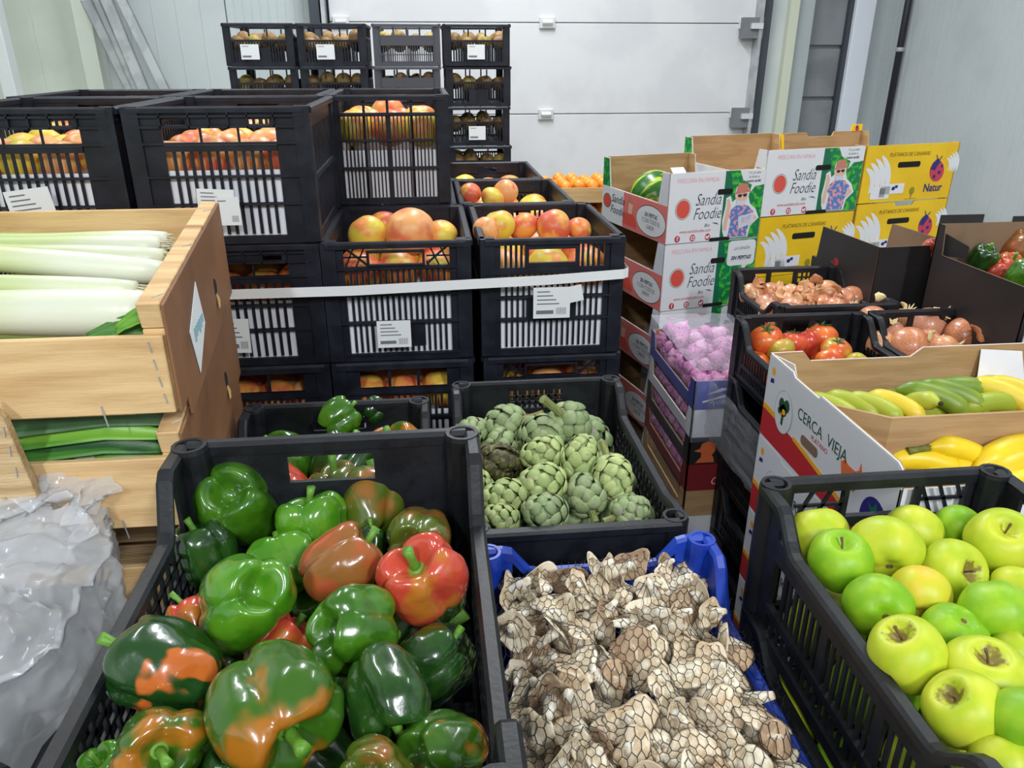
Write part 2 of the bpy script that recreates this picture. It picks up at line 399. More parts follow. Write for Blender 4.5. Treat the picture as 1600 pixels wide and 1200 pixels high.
def make_crate(W, L, H, m, side, front, back, He=None, Hf=None, lab='', post=.018, socket=True, ramp=.05, flatz=.045, endrim=None, bev=False):
    """open plastic crate, origin at the middle of its underside; front is -y"""
    He = He or H; Hf = Hf or He
    root = thing('plastic_crate', lab, 'crate')
    x, y = W/2-.012, L/2-.012
    def srim(u):
        hb = He; hf = Hf
        zb = H+(hb-H)*(1-ss((y-u-flatz)/ramp)); zf = H+(hf-H)*(1-ss((u+y-flatz)/ramp))
        return max(zb, zf, H)
    ob('side_panel', panel(lambda u,z,n: (-x-n, u, z), -y, y, H, side, srim, 44), m, root)
    ob('side_panel', panel(lambda u,z,n: (x+n, u, z), -y, y, H, side, srim, 44), m, root)
    er = endrim or (lambda u, h: h)
    ob('end_panel', panel(lambda u,z,n: (u, -y-n, z), -x, x, Hf, front, lambda u: er(u, Hf), 24 if endrim else 1), m, root)
    ob('end_panel', panel(lambda u,z,n: (u, y+n, z), -x, x, He, back, lambda u: er(u, He), 24 if endrim else 1), m, root)
    b = MB(); 
    n = 9
    for k in range(n+1):
        xx = -x+2*x*k/n; b.box(xx-.006, -y, .003, xx+.006, y, .008)
    n = 12
    for k in range(n+1):
        yy = -y+2*y*k/n; b.box(-x, yy-.006, .002, x, yy+.006, .007)
    ob('base', b, m, root)
    for sx in (-1,1):
        for sy in (-1,1):
            p = MB(); h = Hf if sy < 0 else He
            c = (sx*(x-.004), sy*(y-.004), 0)
            if socket:
                p.lathe([(post*.8,.002),(post,.02),(post,h-.004),(post*.94,h+.001),(post*.72,h+.001),(post*.66,h-.004),(post*.6,h-.03)], 14, c)
            else:
                p.box(c[0]-post*.7,c[1]-post*.7,.002,c[0]+post*.7,c[1]+post*.7,h)
            smooth_auto(ob('corner_post', p, m, root))
    return root
def smooth_auto(o):
    return o

S_SLOT = lambda H: dict(rows=[(.015,H*.45,'slot',.013,.005),(H*.45+.008,H-.03,'slot',.013,.005)], rails=[(H*.45,H*.45+.008),(H-.03,H-.02)], plates=[(0,H-.022,1,H-.01)])
ORD = ['directly', 'second', 'third', 'fourth', 'fifth', 'sixth', 'seventh']
def pallet(cx, cy, W, L, h, lab, rz=0):
    t = thing('wooden_pallet', lab, 'pallet', (cx, cy, 0), (0, 0, rz))
    nb = max(3, int(W/.1))
    for k in range(nb):
        xx = -W/2+W*(k+.5)/nb; p = MB(); p.box(xx-W/nb*.42, -L/2, h-.018, xx+W/nb*.42, L/2, h); ob('board', p, WOODP, t)
    for k in range(3):
        yy = (-.5+.5*k)*(L-.08); p = MB(); p.box(-W/2, yy-.04, .0, W/2, yy+.04, h-.0185); ob('bearer', p, WOODP, t)
    return t
def stack_under(root, h, n, what):
    x, y, z = root.location
    for k in range(n):
        dup(root, (x, y, z-h*(k+1)), label='black plastic crate %s below the %s' % (ORD[k], what), group=None)
def tagcard(parent, name, w_, h_, loc, rot, lines=4, barcode=True, dark=True, tilt=0, skin=LABELP):
    """paper label stuck on a crate: card, printed lines, dark bar"""
    p = MB(); p.box(-w_/2, -.0006, -h_/2, w_/2, 0, h_/2)
    o = ob(name, p, skin, parent, loc, (rot[0], rot[1]+tilt, rot[2]))
    q = MB()
    for k in range(lines):
        zz = h_*(.36-.13*k); ww = w_*(.35+.3*((k*37) % 7)/7)
        q.box(-w_*.4, -.0010, zz-h_*.018, -w_*.4+ww, -.0006, zz+h_*.018)
    if dark: q.box(-w_*.42, -.0010, -h_*.36, w_*.05, -.0006, -h_*.24)
    if barcode:
        for k in range(9): q.box(w_*(.12+.033*k), -.0010, -h_*.38, w_*(.12+.033*k+.008*(1+k % 2)), -.0006, -h_*.16)
    ob('printed_lines', q, INK, o)
    return o

# ---- near crates
GRID = lambda zt: dict(rows=[(.014, zt, 'grid', .0175, .0045)], rh=.011, tr=.013, pw=.045, t=.004)
# peppers
pep = make_crate(.302, .45, .142, BLACK, GRID(.13), dict(plates=[(0,.02,1,.19,[(.34,.165,.72,.188),(.36,.12,.72,.160),(.77,.125,.93,.158),(.80,.06,.93,.115)])], rows=[(.12,.16,'diamond',.022,.004,.36,.72),(.125,.158,'diamond',.016,.003,.77,.93),(.06,.115,'slot',.012,.004,.80,.93)], rails=[(.160,.1655,.33,.73,.012)], pw=.03, rh=.014, tr=.013),
                 dict(plates=[(0,.02,1,.19,[(.30,.15,.70,.18)])], pw=.03, rh=.014, tr=.013), He=.2, Hf=.2, lab='black plastic crate full of green bell peppers in the left foreground', ramp=.035, flatz=.05)
pep.location = (-.111, .495, .944)
# crate behind, also peppers
pep2 = dup(pep, (-.165, .975, .766), label='black plastic crate of peppers standing behind the foreground pepper crate')
stack_under(pep, .2, 4, 'foreground pepper crate'); stack_under(pep2, .2, 3, 'rear pepper crate')
pallet(-.111, .495, .30, .45, .144, 'wooden pallet under the foreground pepper crate'); pallet(-.165, .975, .30, .45, .166, 'wooden pallet under the rear pepper crate')
# artichokes
arti = make_crate(.30, .43, .135, BLACK, dict(rows=[(.014,.122,'grid',.0175,.0045)], rh=.012, tr=.014, pw=.05, t=.004),
                  dict(plates=[(0,.02,1,.05),(0,.085,1,.13)], rows=[(.05,.085,'slot',.1,.004)], rails=[(.06,.066),(.078,.084)], pw=.03, rh=.012, tr=.016),
                  dict(plates=[(0,.02,1,.17,[(.28,.125,.72,.16),(.12,.09,.30,.115),(.36,.08,.74,.115)])], rows=[(.125,.16,'grid',.012,.004,.28,.72),(.09,.115,'grid',.014,.004,.12,.30),(.08,.115,'grid',.012,.004,.36,.74)], rails=[(.118,.122,.2,.8)], pw=.03),
                  He=.178, Hf=.145, lab='black plastic crate heaped with green artichokes behind the blue crate', ramp=.05, flatz=.03)
arti.location = (.178, 1.05, .785)
stack_under(arti, .166, 4, 'artichoke crate')
pallet(.178, 1.05, .32, .44, .121, 'wooden pallet under the artichoke crates')
# mushrooms in blue
def dip(u, h): return h-.035*(1-ss((abs(u)-.075)/.035))
blue = make_crate(.30, .47, .135, BLUE, dict(rows=[(.014,.118,'diamond',.02,.005)], rails=[(.115,.121)], rh=.012, tr=.013, pw=.05, t=.004),
                  dict(plates=[(0,.02,1,.115)], pw=.03, rh=.016, tr=.014),
                  dict(plates=[(0,.02,1,.148,[(f, .096, f+.055, .126) for f in (.06,.16,.28,.38,.50,.62,.72,.84)])], pw=.035, rh=.016, tr=.012),
                  He=.195, Hf=.18, lab='blue plastic crate of pale mushrooms under black netting', ramp=.04, flatz=.04, endrim=dip)
blue.location = (.187, .555, .75)
for k in range(3): dup(arti, (.187, .555, .75-.178*(k+1)-.003), label='black plastic crate %s below the blue mushroom crate' % ORD[k])
pallet(.187, .555, .30, .46, .21, 'wooden pallet under the blue mushroom crate stack')
# apples
apple = make_crate(.30, .45, .152, BLACK, dict(rows=[(.014,.045,'slot',.013,.005),(.055,.112,'slot',.012,.005,.04,.34),(.055,.112,'slot',.012,.005,.36,.64),(.055,.112,'slot',.012,.005,.66,.96)], plates=[(0,.114,1,.142),(.33,.05,.37,.114),(.63,.05,.67,.114)], rails=[(.045,.055)], rh=.012, tr=.014, pw=.045, t=.005),
                   dict(plates=[(0,.02,1,.175,[(.3,.13,.7,.16)])], pw=.03, rh=.012),
                   dict(rows=[(.13,.178,'skewr',.022,.004,.02,.30),(.13,.178,'skewl',.022,.004,.72,.98),(.085,.122,'grid',.016,.004,.04,.96),(.02,.08,'slot',.014,.005)], rails=[(.122,.13),(.08,.085)], frames=[(.315,.136,.71,.176,.006)], pw=.03, rh=.016, tr=.014),
                   He=.19, Hf=.19, lab='black plastic crate full of green apples in the right foreground', ramp=.05, flatz=.045)
apple.location = (.515, .515, .860)
apple2 = dup(apple, (.515, .515, .860-.172), label='black plastic crate of apples directly below the top apple crate')
x, y, z = apple2.location
for k in range(3): dup(apple, (x, y, z-.172*(k+1)), label='black plastic crate %s below the top apple crate' % ORD[k+1])
pallet(.515, .515, .32, .46, .172, 'wooden pallet under the apple crates')
# lower left crates under the plastic bag
lc = dup(arti, (-.52, .54, .775), label='black plastic crate beneath the clear plastic bag at lower left')
for k in range(3): dup(arti, (-.52, .54, .775-.178*(k+1)), label='black plastic crate %s below the crate holding the plastic bag' % ORD[k])
pallet(-.52, .54, .32, .45, .238, 'wooden pallet under the crates at lower left')

# ---- mango crates: three tiers high, four columns
H = .244
SIDE = dict(rows=[(.015,.11,'slot',.016,.008),(.12,.205,'slot',.016,.008)], rails=[(.11,.12)], plates=[(0,.205,1,.235)], pw=.035, rh=.012, tr=.014, t=.005)
ribs = lambda n, z0, z1: [(k/n-.012, z0, k/n+.012, z1) for k in range(1, n)]
WIN = dict(rows=[(.018,.072,'slot',.0155,.0055),(.076,.122,'slot',.0155,.0055),(.126,.168,'slot',.0155,.0055),(.180,.208,'slot',.062,.004)], rails=[(.072,.076),(.122,.126),(.168,.179)], plates=[(0,.208,1,.234,[(.03,.213,.22,.222),(.77,.213,.95,.222)])], ridges=[.074,.124,.182,.21,.228], studs=[(f,.208,f+.012,.234) for f in (0,.25,.42,.59,.76,.99)], pw=.052, rh=.010, tr=.012, t=.005)
PLAINB = dict(rows=[(.018,.11,'slot',.014,.006),(.118,.20,'slot',.014,.006)], rails=[(.11,.118),(.20,.208)], plates=[(0,.206,1,.234,[(.3,.208,.7,.228)])], pw=.04)
HND = dict(rows=[(.018,.078,'slot',.0115,.005),(.084,.136,'slot',.0115,.005),(.142,.188,'slot',.0115,.005),(.196,.232,'skewr',.02,.003,0,.22),(.196,.232,'skewl',.02,.003,.78,1)], rails=[(.078,.084),(.136,.142),(.188,.196)], ridges=[.081,.139,.192,.015], frames=[(.24,.2,.74,.222,.005)], diags=[(.0,.236,.22,.198,.004),(1,.236,.78,.198,.004)], plates=[(.27,.03,.74,.075)], pw=.032, rh=.012, tr=.014)
HND2 = dict(rows=[(.018,.075,'slot',.0115,.0045),(.081,.125,'slot',.0115,.0045),(.125,.172,'slot',.0115,.0045),(.182,.232,'slot',.0115,.005,0,.25),(.182,.232,'slot',.0115,.005,.74,1)], rails=[(.075,.081),(.123,.127),(.172,.186)], ridges=[.078,.125,.176], frames=[(.27,.195,.72,.222,.008)], plates=[(.25,.081,.74,.125),(.25,.223,.74,.234)], pw=.03, rh=.012, tr=.014)
FINE = dict(rows=[(.016,.08,'slot',.0085,.003),(.086,.142,'slot',.0085,.003),(.148,.198,'slot',.0085,.003),(.016,.236,'slot',.058,.006)], rails=[(.08,.086),(.142,.148),(.198,.206)], ridges=[.083,.145,.202], pw=.022, rh=.012, tr=.012)
TWO = dict(rows=[(.018,.10,'slot',.0115,.005),(.11,.186,'slot',.0115,.005),(.194,.232,'slot',.0115,.005,0,.3),(.194,.232,'slot',.0115,.005,.66,1)], rails=[(.10,.11),(.186,.194),(.226,.234)], frames=[(.34,.197,.48,.220,.006),(.51,.197,.63,.220,.006)], pw=.03, rh=.012, tr=.014)
LOWW = dict(ridges=[.114,.175,.02], rows=[(.018,.11,'slot',.0125,.005),(.118,.17,'slot',.0125,.005),(.185,.225,'slot',.07,.006)], rails=[(.11,.118),(.17,.185)], pw=.045, rh=.016, tr=.014)
P0 = .43   # crate pitch in depth
def mango_crate(W, front, lab):
    return make_crate(W, .39, H, BLACK2, SIDE, front, PLAINB, lab=lab, socket=False, post=.02)
protos = {}
def place(kind, W, front, x, y, tier, lab):
    key = (kind, W)
    z = 1.172-.246*tier
    if key not in protos:
        c = mango_crate(W, front, lab); c.location = (x, y, z); protos[key] = c
    else: c = dup(protos[key], (x, y, z), label=lab)
    return c
M = {}
Y1, Y2, Y3 = 1.668, 2.062, 2.456
M['L1_0'] = place('win', .325, WIN, -.700, Y1, 0, 'tall black crate of mangoes at far left, top of its stack, with a tilted label')
M['L2_0'] = place('win', .325, WIN, -.366, Y1, 0, 'tall black crate of mangoes with window slots right of the far left crate')
M['L2_1'] = place('win', .325, WIN, -.372, Y1, 1, 'black mango crate right of the leek crates, under the top left crates')
M['L1_1'] = place('win', .325, WIN, -.706, Y1, 1, 'black mango crate under the far left top crate, hidden behind the leeks')
M['L2_2'] = place('low', .325, LOWW, -.374, Y1, 2, 'black mango crate low at left beside the brown board of the leek crate')
M['L1_2'] = place('low', .325, LOWW, -.708, Y1, 2, 'black crate third from the top in the far left stack')
M['C2'] = place('hnd', .292, HND, -.066, Y1, 1, 'black mango crate with an arched handle at the centre behind the white strap')
M['C3'] = place('loww', .292, LOWW, -.066, Y1, 2, 'black mango crate directly below the central crate with the arched handle')
M['R1'] = place('hnd2', .292, HND2, .240, Y1, 1, 'black mango crate with a torn label at the right end of the white strap')
M['R12'] = place('hnd', .292, HND, .243, Y1, 2, 'black mango crate directly below the crate with the torn label')
M['C1'] = place('fine', .282, FINE, -.085, Y2, 0, 'black crate with fine bars and mangoes heaped above its rim, standing behind the centre')
M['CB1'] = place('two', .282, TWO, -.075, Y2, 1, 'black mango crate under the fine barred crate at the centre back')
M['R2'] = place('two', .282, TWO, .215, Y2, 1, 'black mango crate with two handle holes behind the crate with the torn label')
M['R3'] = place('two', .282, TWO, .195, Y3, 1, 'rearmost black mango crate of the right column, below the far stacks')
M['LB1'] = place('win', .325, WIN, -.735, Y2, 0, 'black crate in the second row behind the far left mango crate')
M['LB2'] = place('win', .325, WIN, -.400, Y2, 0, 'black crate in the second row behind the windowed mango crate')
for nm, rt, x, y, t0 in (('far left mango stack','L1_2',-.708,Y1,3),('windowed mango stack','L2_2',-.374,Y1,3),('arched handle mango stack','C3',-.066,Y1,3),('torn label mango stack','R12',.243,Y1,3),
                     ('second row far left stack','L1_2',-.735,Y2,1),('second row windowed stack','L2_2',-.40,Y2,1),('fine barred stack','CB1',-.075,Y2,2),('two hole handle stack','CB1',.215,Y2,2),('rearmost right stack','CB1',.195,Y3,2)):
    for k in range(t0, 5):
        dup(M[rt], (x, y, 1.172-.246*k), label='%s black crate in the %s, low in shade' % (['topmost','second','third','fourth','fifth and lowest'][k], nm))
pallet(-.54, 1.865, .70, .80, .185, 'wooden pallet under the left mango stacks'); pallet(.085, 1.865, .62, .80, .185, 'wooden pallet under the central mango stacks')
pallet(.195, 2.47, .30, .38, .185, 'wooden pallet under the rearmost right mango stack')
# labels on the crates
def lbl(key, u, v, wpx, hpx, tilt=0, dy=0, **k):
    c = M[key]; p = at(u, v, y=Y1-.217-dy); s = depth(p)/1200
    return tagcard(c, 'paper_label', wpx*s, hpx*s, (p.x-c.location.x, p.y-c.location.y, p.z-c.location.z), (0,0,0), tilt=tilt, **k)
lbl('L1_0', 50, 325, 68, 58, -.12); lbl('L2_0', 338, 318, 56, 44, .05, barcode=False); lbl('L2_0', 357, 330, 36, 44, 0, .003, lines=1, dark=False)
lbl('L2_1', 370, 525, 40, 56, .03); lbl('C2', 616, 522, 52, 44); lbl('R1', 862, 473, 58, 50, .0)
lbl('R1', 880, 463, 62, 26, -.2, -.002, lines=1, barcode=False, dark=False)
# white paper lining of the crates
def liner(c, W, z1, what, skew=0):
    t = thing('paper_liner', 'white paper sheet lining the inside of %s' % what, 'paper', c.location)
    x, y = W/2-.015, .195-.0145
    for (a, b, cc, d) in ((-x,-y,x,-y+.001), (-x,y-.001,x,y), (-x,-y,-x+.001,y), (x-.001,-y,x,y)):
        p = MB(); zz = z1+ (random.random()-.5)*.006
        p.hexa([(a,b,.012),(cc,b,.012),(cc,d,.012),(a,d,.012),(a,b,zz-skew),(cc,b,zz+skew),(cc,d,zz+skew),(a,d,zz-skew)]); ob('sheet', p, PAPER, t)
    p = MB(); p.box(-x+.001,-y+.001,z1-.045,x-.001,y-.001,z1-.043); ob('tray_sheet', p, PAPER, t)
    return t
LN = [('L1_0',.325,.132,'the far left mango crate'),('L2_0',.325,.134,'the windowed mango crate beside it'),('L2_1',.325,.130,'the mango crate right of the leeks'),
      ('C2',.292,.138,'the crate with the arched handle'),('R1',.292,.140,'the crate with the torn label'),('C1',.282,.125,'the fine barred crate'),
      ('C3',.292,.13,'the crate below the arched handle crate'),('R12',.292,.13,'the crate below the torn label crate'),('R2',.282,.13,'the crate with two handle holes'),
      ('R3',.282,.13,'the rearmost right mango crate'),('CB1',.282,.13,'the crate under the fine barred crate'),('L2_2',.325,.13,'the low left crate by the brown board'),
      ('LB1',.325,.13,'the far left second row crate'),('LB2',.325,.13,'the second row crate behind the windows')]
for k, W_, z_, what in LN: liner(M[k], W_, z_, what)

# strap round the front of the crates
def strap():
    a = at(362, 460, y=1.444); b = at(735, 444, y=1.444); c = at(974, 428, y=1.444)
    t = MB(); h = .0095
    pts = [Vector((a.x-.14, 1.446, a.z-.006)), a, Vector(((a.x+b.x)/2, 1.444, (a.z+b.z)/2-.003)), b, Vector(((b.x+c.x)/2, 1.444, (b.z+c.z)/2-.002)), c, Vector((c.x+.012, 1.456, c.z)), Vector((c.x+.016, 1.85, c.z+.01))]
    rs = []
    for i, p in enumerate(pts):
        n = Vector((0,-.0008,0)) if i < 6 else Vector((.0008,0,0))
        rs.append([p+Vector((0,0,-h)), p+n+Vector((0,0,-h)), p+n+Vector((0,0,h)), p+Vector((0,0,h))])
    t.rings(rs, True)
    tag(ob('packing_strap', t, mat('white strap', (.86,.86,.87), .45)), 'white plastic packing strap stretched across the mango crates', 'strap')
strap()

# ---- far stacks of small crates in front of the dock door
FH = .155
TOPS = ['topmost','second highest','third highest','fourth highest','fifth highest','sixth highest','seventh highest','eighth highest','lowest']
FARS = dict(rows=[(.015,.10,'slot',.014,.006)], rails=[(.10,.108)], rows2=0, pw=.03, rh=.012)
FARF = dict(rows=[(.012,.088,'slot',.011,.005),(.108,.142,'slot',.062,.006)], rails=[(.088,.096)], plates=[(.32,.014,.70,.066)], pw=.022, rh=.012, tr=.012)
FARG = dict(rows=[(.012,.075,'slot',.009,.004),(.112,.142,'slot',.058,.007)], rails=[(.075,.112),(.04,.044)], pw=.022, rh=.012, tr=.012)
FY = 3.55
farA = make_crate(.275, .36, FH, BLACK2, FARS, FARF, FARF, socket=False, lab='-', post=.016)
farB = make_crate(.275, .36, FH, mat('grey plastic', (.07,.07,.085), .45), FARS, FARG, FARG, socket=False, lab='-', post=.016)
FC = []
CXS = [-.632, -.352, -.062, .222]
CN = ['at the left end', 'second from left', 'third from left', 'at the right end']
fl = {farA: False, farB: False}
for ci, cx in enumerate(CXS):
    for k in range(9):
        src = farB if ci == 2 else farA
        z = 1.612-FH-k*(FH+.001)
        lab = '%s crate of the far stack %s, by the dock door' % (TOPS[k], CN[ci])
        loc = (cx+random.uniform(-.004,.004), FY+random.uniform(-.006,.006), z)
        if not fl[src]: src.location = loc; src['label'] = lab; c = src; fl[src] = True
        else: c = dup(src, loc, label=lab)
        FC.append((ci, k, c))
for ci, k in ((0,0),(1,0),(3,0),(3,2)):
    c = [q for q in FC if q[0] == ci and q[1] == k][0][2]
    tagcard(c, 'paper_label', .070, .055, (-.035+.01*ci, -.1865, .052), (0,0,0), lines=1, dark=True, barcode=False)
pallet(-.21, FY, 1.16, .40, 1.612-9*(FH+.001)+.0005, 'wooden pallet under the far stacks of small crates')
# ---------------------------------------------------------------- fruit and vegetables
def aim(d, roll=0):
    """rotation that turns local +z to the direction d"""
    d = Vector(d).normalized(); q = Vector((0,0,1)).rotation_difference(d)
    return (q.to_matrix() @ Matrix.Rotation(roll, 3, 'Z')).to_euler()
def pepper_meshes(seed, lobes=4, h=1.0):
    rnd = random.Random(seed); NU, NV = 56, 34
    la = [rnd.uniform(.75,1.15) for _ in range(lobes)]; ph = rnd.uniform(0,6); bz = [rnd.uniform(.75,1.1) for _ in range(lobes)]
    tw = rnd.uniform(-.3,.3); sq = rnd.uniform(-.12,.12); off = Vector((rnd.uniform(0,50), rnd.uniform(0,50), 0))
    mb = MB(); rs = []
    for i in range(NV+1):
        th = PI*i/NV
        rr = []
        for j in range(NU):
            u = 2*PI*j/NU; a = (u+ph+tw*math.cos(th))/(2*PI)*lobes
            k = int(math.floor(a)) % lobes; fr = a-math.floor(a)
            lob = abs(math.sin(PI*fr))**.5
            amp = la[k]
            s, c = math.sin(th), math.cos(th)
            r = abs(s)**.62
            taper = 1-.10*(1-c)/2
            r *= taper*(.77+.255*amp*lob)
            z = (abs(c)**.78)*(1 if c > 0 else -1)*h
            if c > 0: z += -.46*math.exp(-(r/.36)**2)+.13*lob*math.exp(-((r-.62)/.25)**2)
            else: z += .55*math.exp(-(r/.30)**2)-.19*bz[k]*lob*math.exp(-((r-.5)/.24)**2)
            x, y = r*math.cos(u)*(1+sq), r*math.sin(u)*(1-sq)
            n = noise.noise(Vector((x*1.3,y*1.3,z*1.3))+off)*.12+noise.noise(Vector((x*3.3,y*3.3,z*3.3))+off)*.03
            rr.append((x*(1+n), y*(1+n), z*(1+n*.5)))
        if i in (0, NV): rr = [(0,0,sum(q[2] for q in rr)/NU)]*NU
        rs.append(rr)
    mb.rings(rs, False)
    body = mb.mesh('flesh', True)
    bm = bmesh.new(); bm.from_mesh(body); bmesh.ops.remove_doubles(bm, verts=bm.verts, dist=1e-5); bmesh.ops.recalc_face_normals(bm, faces=bm.faces); bm.to_mesh(body); bm.free()
    body.polygons.foreach_set('use_smooth', [True]*len(body.polygons))
    st = MB(); L = rnd.uniform(.45,.7); bx, by = rnd.uniform(-.25,.25), rnd.uniform(-.25,.25); z0 = h-.50
    st.lathe([(.02,.02),(.26,.05),(.30,.10),(.2,.13),(.13,.2)], 10, (0,0,z0))
    st.tube([(0,0,z0+.08),(bx*.3,by*.3,z0+.3),(bx*.8,by*.8,z0+.3+L*.5),(bx*1.5,by*1.5,z0+.3+L)], [.15,.11,.10,.13], 8)
    return body, st.mesh('stem', True)
def pmat(name, *a, **k): return mat(name, *a, **k)
PG = dict(rough=.24, coat=.55, rnd=True, bump=.06, bscale=2.5)
PM = {
 'g': pmat('green pepper skin', (.030,.115,.005), c2=(.052,.165,.007), scale=1.6, **PG),
 'b': pmat('bright green pepper skin', (.050,.20,.006), c2=(.085,.25,.010), scale=1.5, **PG),
 'd': pmat('dark green pepper skin', (.009,.042,.006), c2=(.016,.065,.007), scale=1.5, **PG),
 'o': pmat('green and orange pepper skin', (.034,.11,.006), c2=(.36,.13,.010), scale=1.05, lo=.51, hi=.66, detail=2, **PG),
 'e': pmat('olive blushed pepper skin', (.075,.11,.010), c2=(.25,.10,.016), scale=.9, lo=.46, hi=.66, detail=2, **PG),
 'n': pmat('orange brown pepper skin', (.26,.10,.022), c2=(.42,.085,.03), scale=1.0, lo=.42, hi=.62, detail=2, **PG),
 'r': pmat('red orange pepper skin', (.52,.055,.030), c2=(.46,.15,.018), scale=.9, lo=.48, hi=.64, detail=2, **PG),
 's': pmat('dark green pepper skin with an orange streak', (.009,.048,.007), c2=(.50,.12,.018), scale=1.0, lo=.575, hi=.62, detail=2, **PG)}
def ripen(m, z0, z1, amt):
    # riper towards the stem: the noise threshold shifts along the fruit's own axis
    nt = m.node_tree; N = nt.nodes; L = nt.links; mr = [n for n in N if n.bl_idname == 'ShaderNodeMapRange'][0]; src = mr.inputs[0].links[0].from_socket
    tc = [n for n in N if n.bl_idname == 'ShaderNodeTexCoord'][0]; sx = N.new('ShaderNodeSeparateXYZ'); L.new(tc.outputs['Object'], sx.inputs[0])
    r = N.new('ShaderNodeMapRange'); r.inputs[1].default_value = z0; r.inputs[2].default_value = z1; r.inputs[3].default_value = -amt; r.inputs[4].default_value = amt; L.new(sx.outputs[2], r.inputs[0])
    ad = N.new('ShaderNodeMath'); ad.operation = 'ADD'; L.new(src, ad.inputs[0]); L.new(r.outputs[0], ad.inputs[1]); L.new(ad.outputs[0], mr.inputs[0])
ripen(PM['o'], -.5, 1.0, .075)
PSTEM = mat('pepper stem', (.09,.24,.02), .45, (.13,.3,.03), 30)
_pb = [pepper_meshes(s, 3+(s % 2), [.95,.9,1.05,.88,1.0,.92][s % 6]) for s in range(8)]
_pc = {}
def pepper(p, r, kind, d, variant, label, group=None, roll=0, sc=(1,1,1)):
    t = thing('bell_pepper', label, 'pepper', p, aim(d, roll), group)
    body, stem = _pb[variant % 8]; key = (variant % 8, kind)
    if key not in _pc:
        m = body.copy(); m.materials.clear(); m.materials.append(PM[kind]); _pc[key] = m
    s = (r*sc[0], r*sc[1], r*sc[2])
    ob('flesh', _pc[key], None, t, sc=s); ob('stem', stem, PSTEM, t, sc=s)
    return t
def ppx(u, v, z, wpx, kind, d, variant, label, roll=0, sc=(1,1,1)):
    p = at(u, v, z=z); r = wpx/2*depth(p)/1200/1.02
    return pepper(p, r, kind, d, variant, label, roll=roll, sc=sc)
ppx(372,784,1.070,142,'g',(.0,.72,-.68),2,'dark glossy green bell pepper in the far left crate corner, blossom end up', .4)
ppx(322,866,1.045,100,'d',(-.3,.2,.9),2,'small dark green bell pepper wedged at the left wall of the foreground crate')
ppx(488,818,1.062,112,'b',(-.15,.35,.95),3,'bright green bell pepper with its stem standing up near the handle of the crate', .5,(1,1,.85))
ppx(582,786,1.060,104,'e',(.1,.75,.5),4,'olive green bell pepper with an orange blush by the far wall of the crate')
ppx(440,882,1.045,112,'b',(-.2,.6,.5),5,'flattened green bell pepper behind the big bright green one',0,(1,1,.8))
ppx(383,936,1.085,158,'b',(-.42,.55,-.6),2,'large bright green bell pepper at the left centre, blossom end to the right',.3)
ppx(535,884,1.075,118,'n',(.75,.3,.45),0,'orange brown bell pepper left of the red orange one', 1.0)
ppx(662,906,1.085,138,'r',(-.25,-.35,.85),5,'red orange bell pepper with a curved green stem facing up',.2)
ppx(652,842,1.060,108,'e',(.2,.8,-.4),6,'olive and orange bell pepper just behind the red orange one')
ppx(578,852,1.050,60,'d',(.2,.6,.7),7,'small dark green bell pepper peeping between the brown and red ones')
ppx(552,984,1.085,140,'g',(.6,.55,-.5),3,'green bell pepper with a deep dimple facing left, in the middle of the crate',.5)
ppx(258,1042,1.075,158,'s',(-.85,.25,.42),4,'dark green bell pepper with an orange streak and its stem pointing left',1.2)
ppx(425,1108,1.090,200,'o',(.55,-.75,-.05),1,'biggest bell pepper, green turning orange, with a thick stem at lower right',.7)
ppx(606,1090,1.080,146,'d',(.25,-.85,-.25),6,'very dark green bell pepper with its stem hanging down at front right')
ppx(668,1034,1.050,112,'d',(.7,.3,.3),0,'dark green bell pepper in shade at the right wall of the crate')
ppx(250,1168,1.070,146,'o',(.25,-.6,.5),3,'green and orange bell pepper at the bottom left of the foreground crate',.5)
ppx(302,972,1.040,84,'r',(-.3,.4,.6),7,'red bell pepper mostly hidden behind the streaked dark green one')
ppx(438,1012,1.035,104,'r',(.5,.3,.5),1,'red bell pepper lying under the large bright green one')
ppx(692,1170,1.060,124,'o',(.6,.5,-.5),2,'green bell pepper with an orange edge at the bottom right of the crate',2.0)
ppx(588,1212,1.075,128,'e',(.1,.5,-.7),4,'olive bell pepper at the bottom edge, right of the biggest one')
ppx(172,1204,1.050,90,'b',(-.3,-.2,.8),5,'bright green bell pepper cut off at the lower left corner of the crate')
ppx(352,1206,1.050,84,'d',(.2,.1,.9),6,'dark green bell pepper cut off at the bottom under the biggest one')
rnd = random.Random(5); k = 0
for ix in range(3):
    for iy in range(4):
        k += 1
        pepper((-.111+(ix-1)*.088, .335+iy*.105, .993+rnd.uniform(-.004,.006)), .043, rnd.choice('gdgdbo'), (rnd.uniform(-1,1), rnd.uniform(-1,1), .7), k,
               'bell pepper in the bottom layer of the foreground crate, glimpsed between the others', 'bottom layer of foreground peppers')
# peppers in the crate behind
B = [(-.235,.90,.905,'d'),(-.155,.85,.90,'o'),(-.075,.88,.895,'r'),(-.23,1.0,.90,'r'),(-.14,.955,.925,'e'),(-.06,.985,.905,'g'),(-.235,1.1,.905,'g'),(-.15,1.065,.92,'d'),(-.065,1.09,.91,'o')]
for i, (x, y, z, kd) in enumerate(B):
    pepper((x, y, z), .047, kd, (rnd.uniform(-.6,.6), rnd.uniform(-.6,.6), .8), i+2, 'bell pepper in the rear pepper crate, %s row, %s' % (['front','middle','back'][i//3], ['left','middle','right'][i % 3]), 'peppers in the rear pepper crate')
for i in range(9):
    pepper((-.235+(i % 3)*.08, .85+(i//3)*.115, .815), .043, rnd.choice('gdorb'), (rnd.uniform(-.6,.6), rnd.uniform(-.6,.6), .8), i, 'bell pepper in the bottom layer of the crate behind the foreground peppers', 'bottom layer of the rear pepper crate')
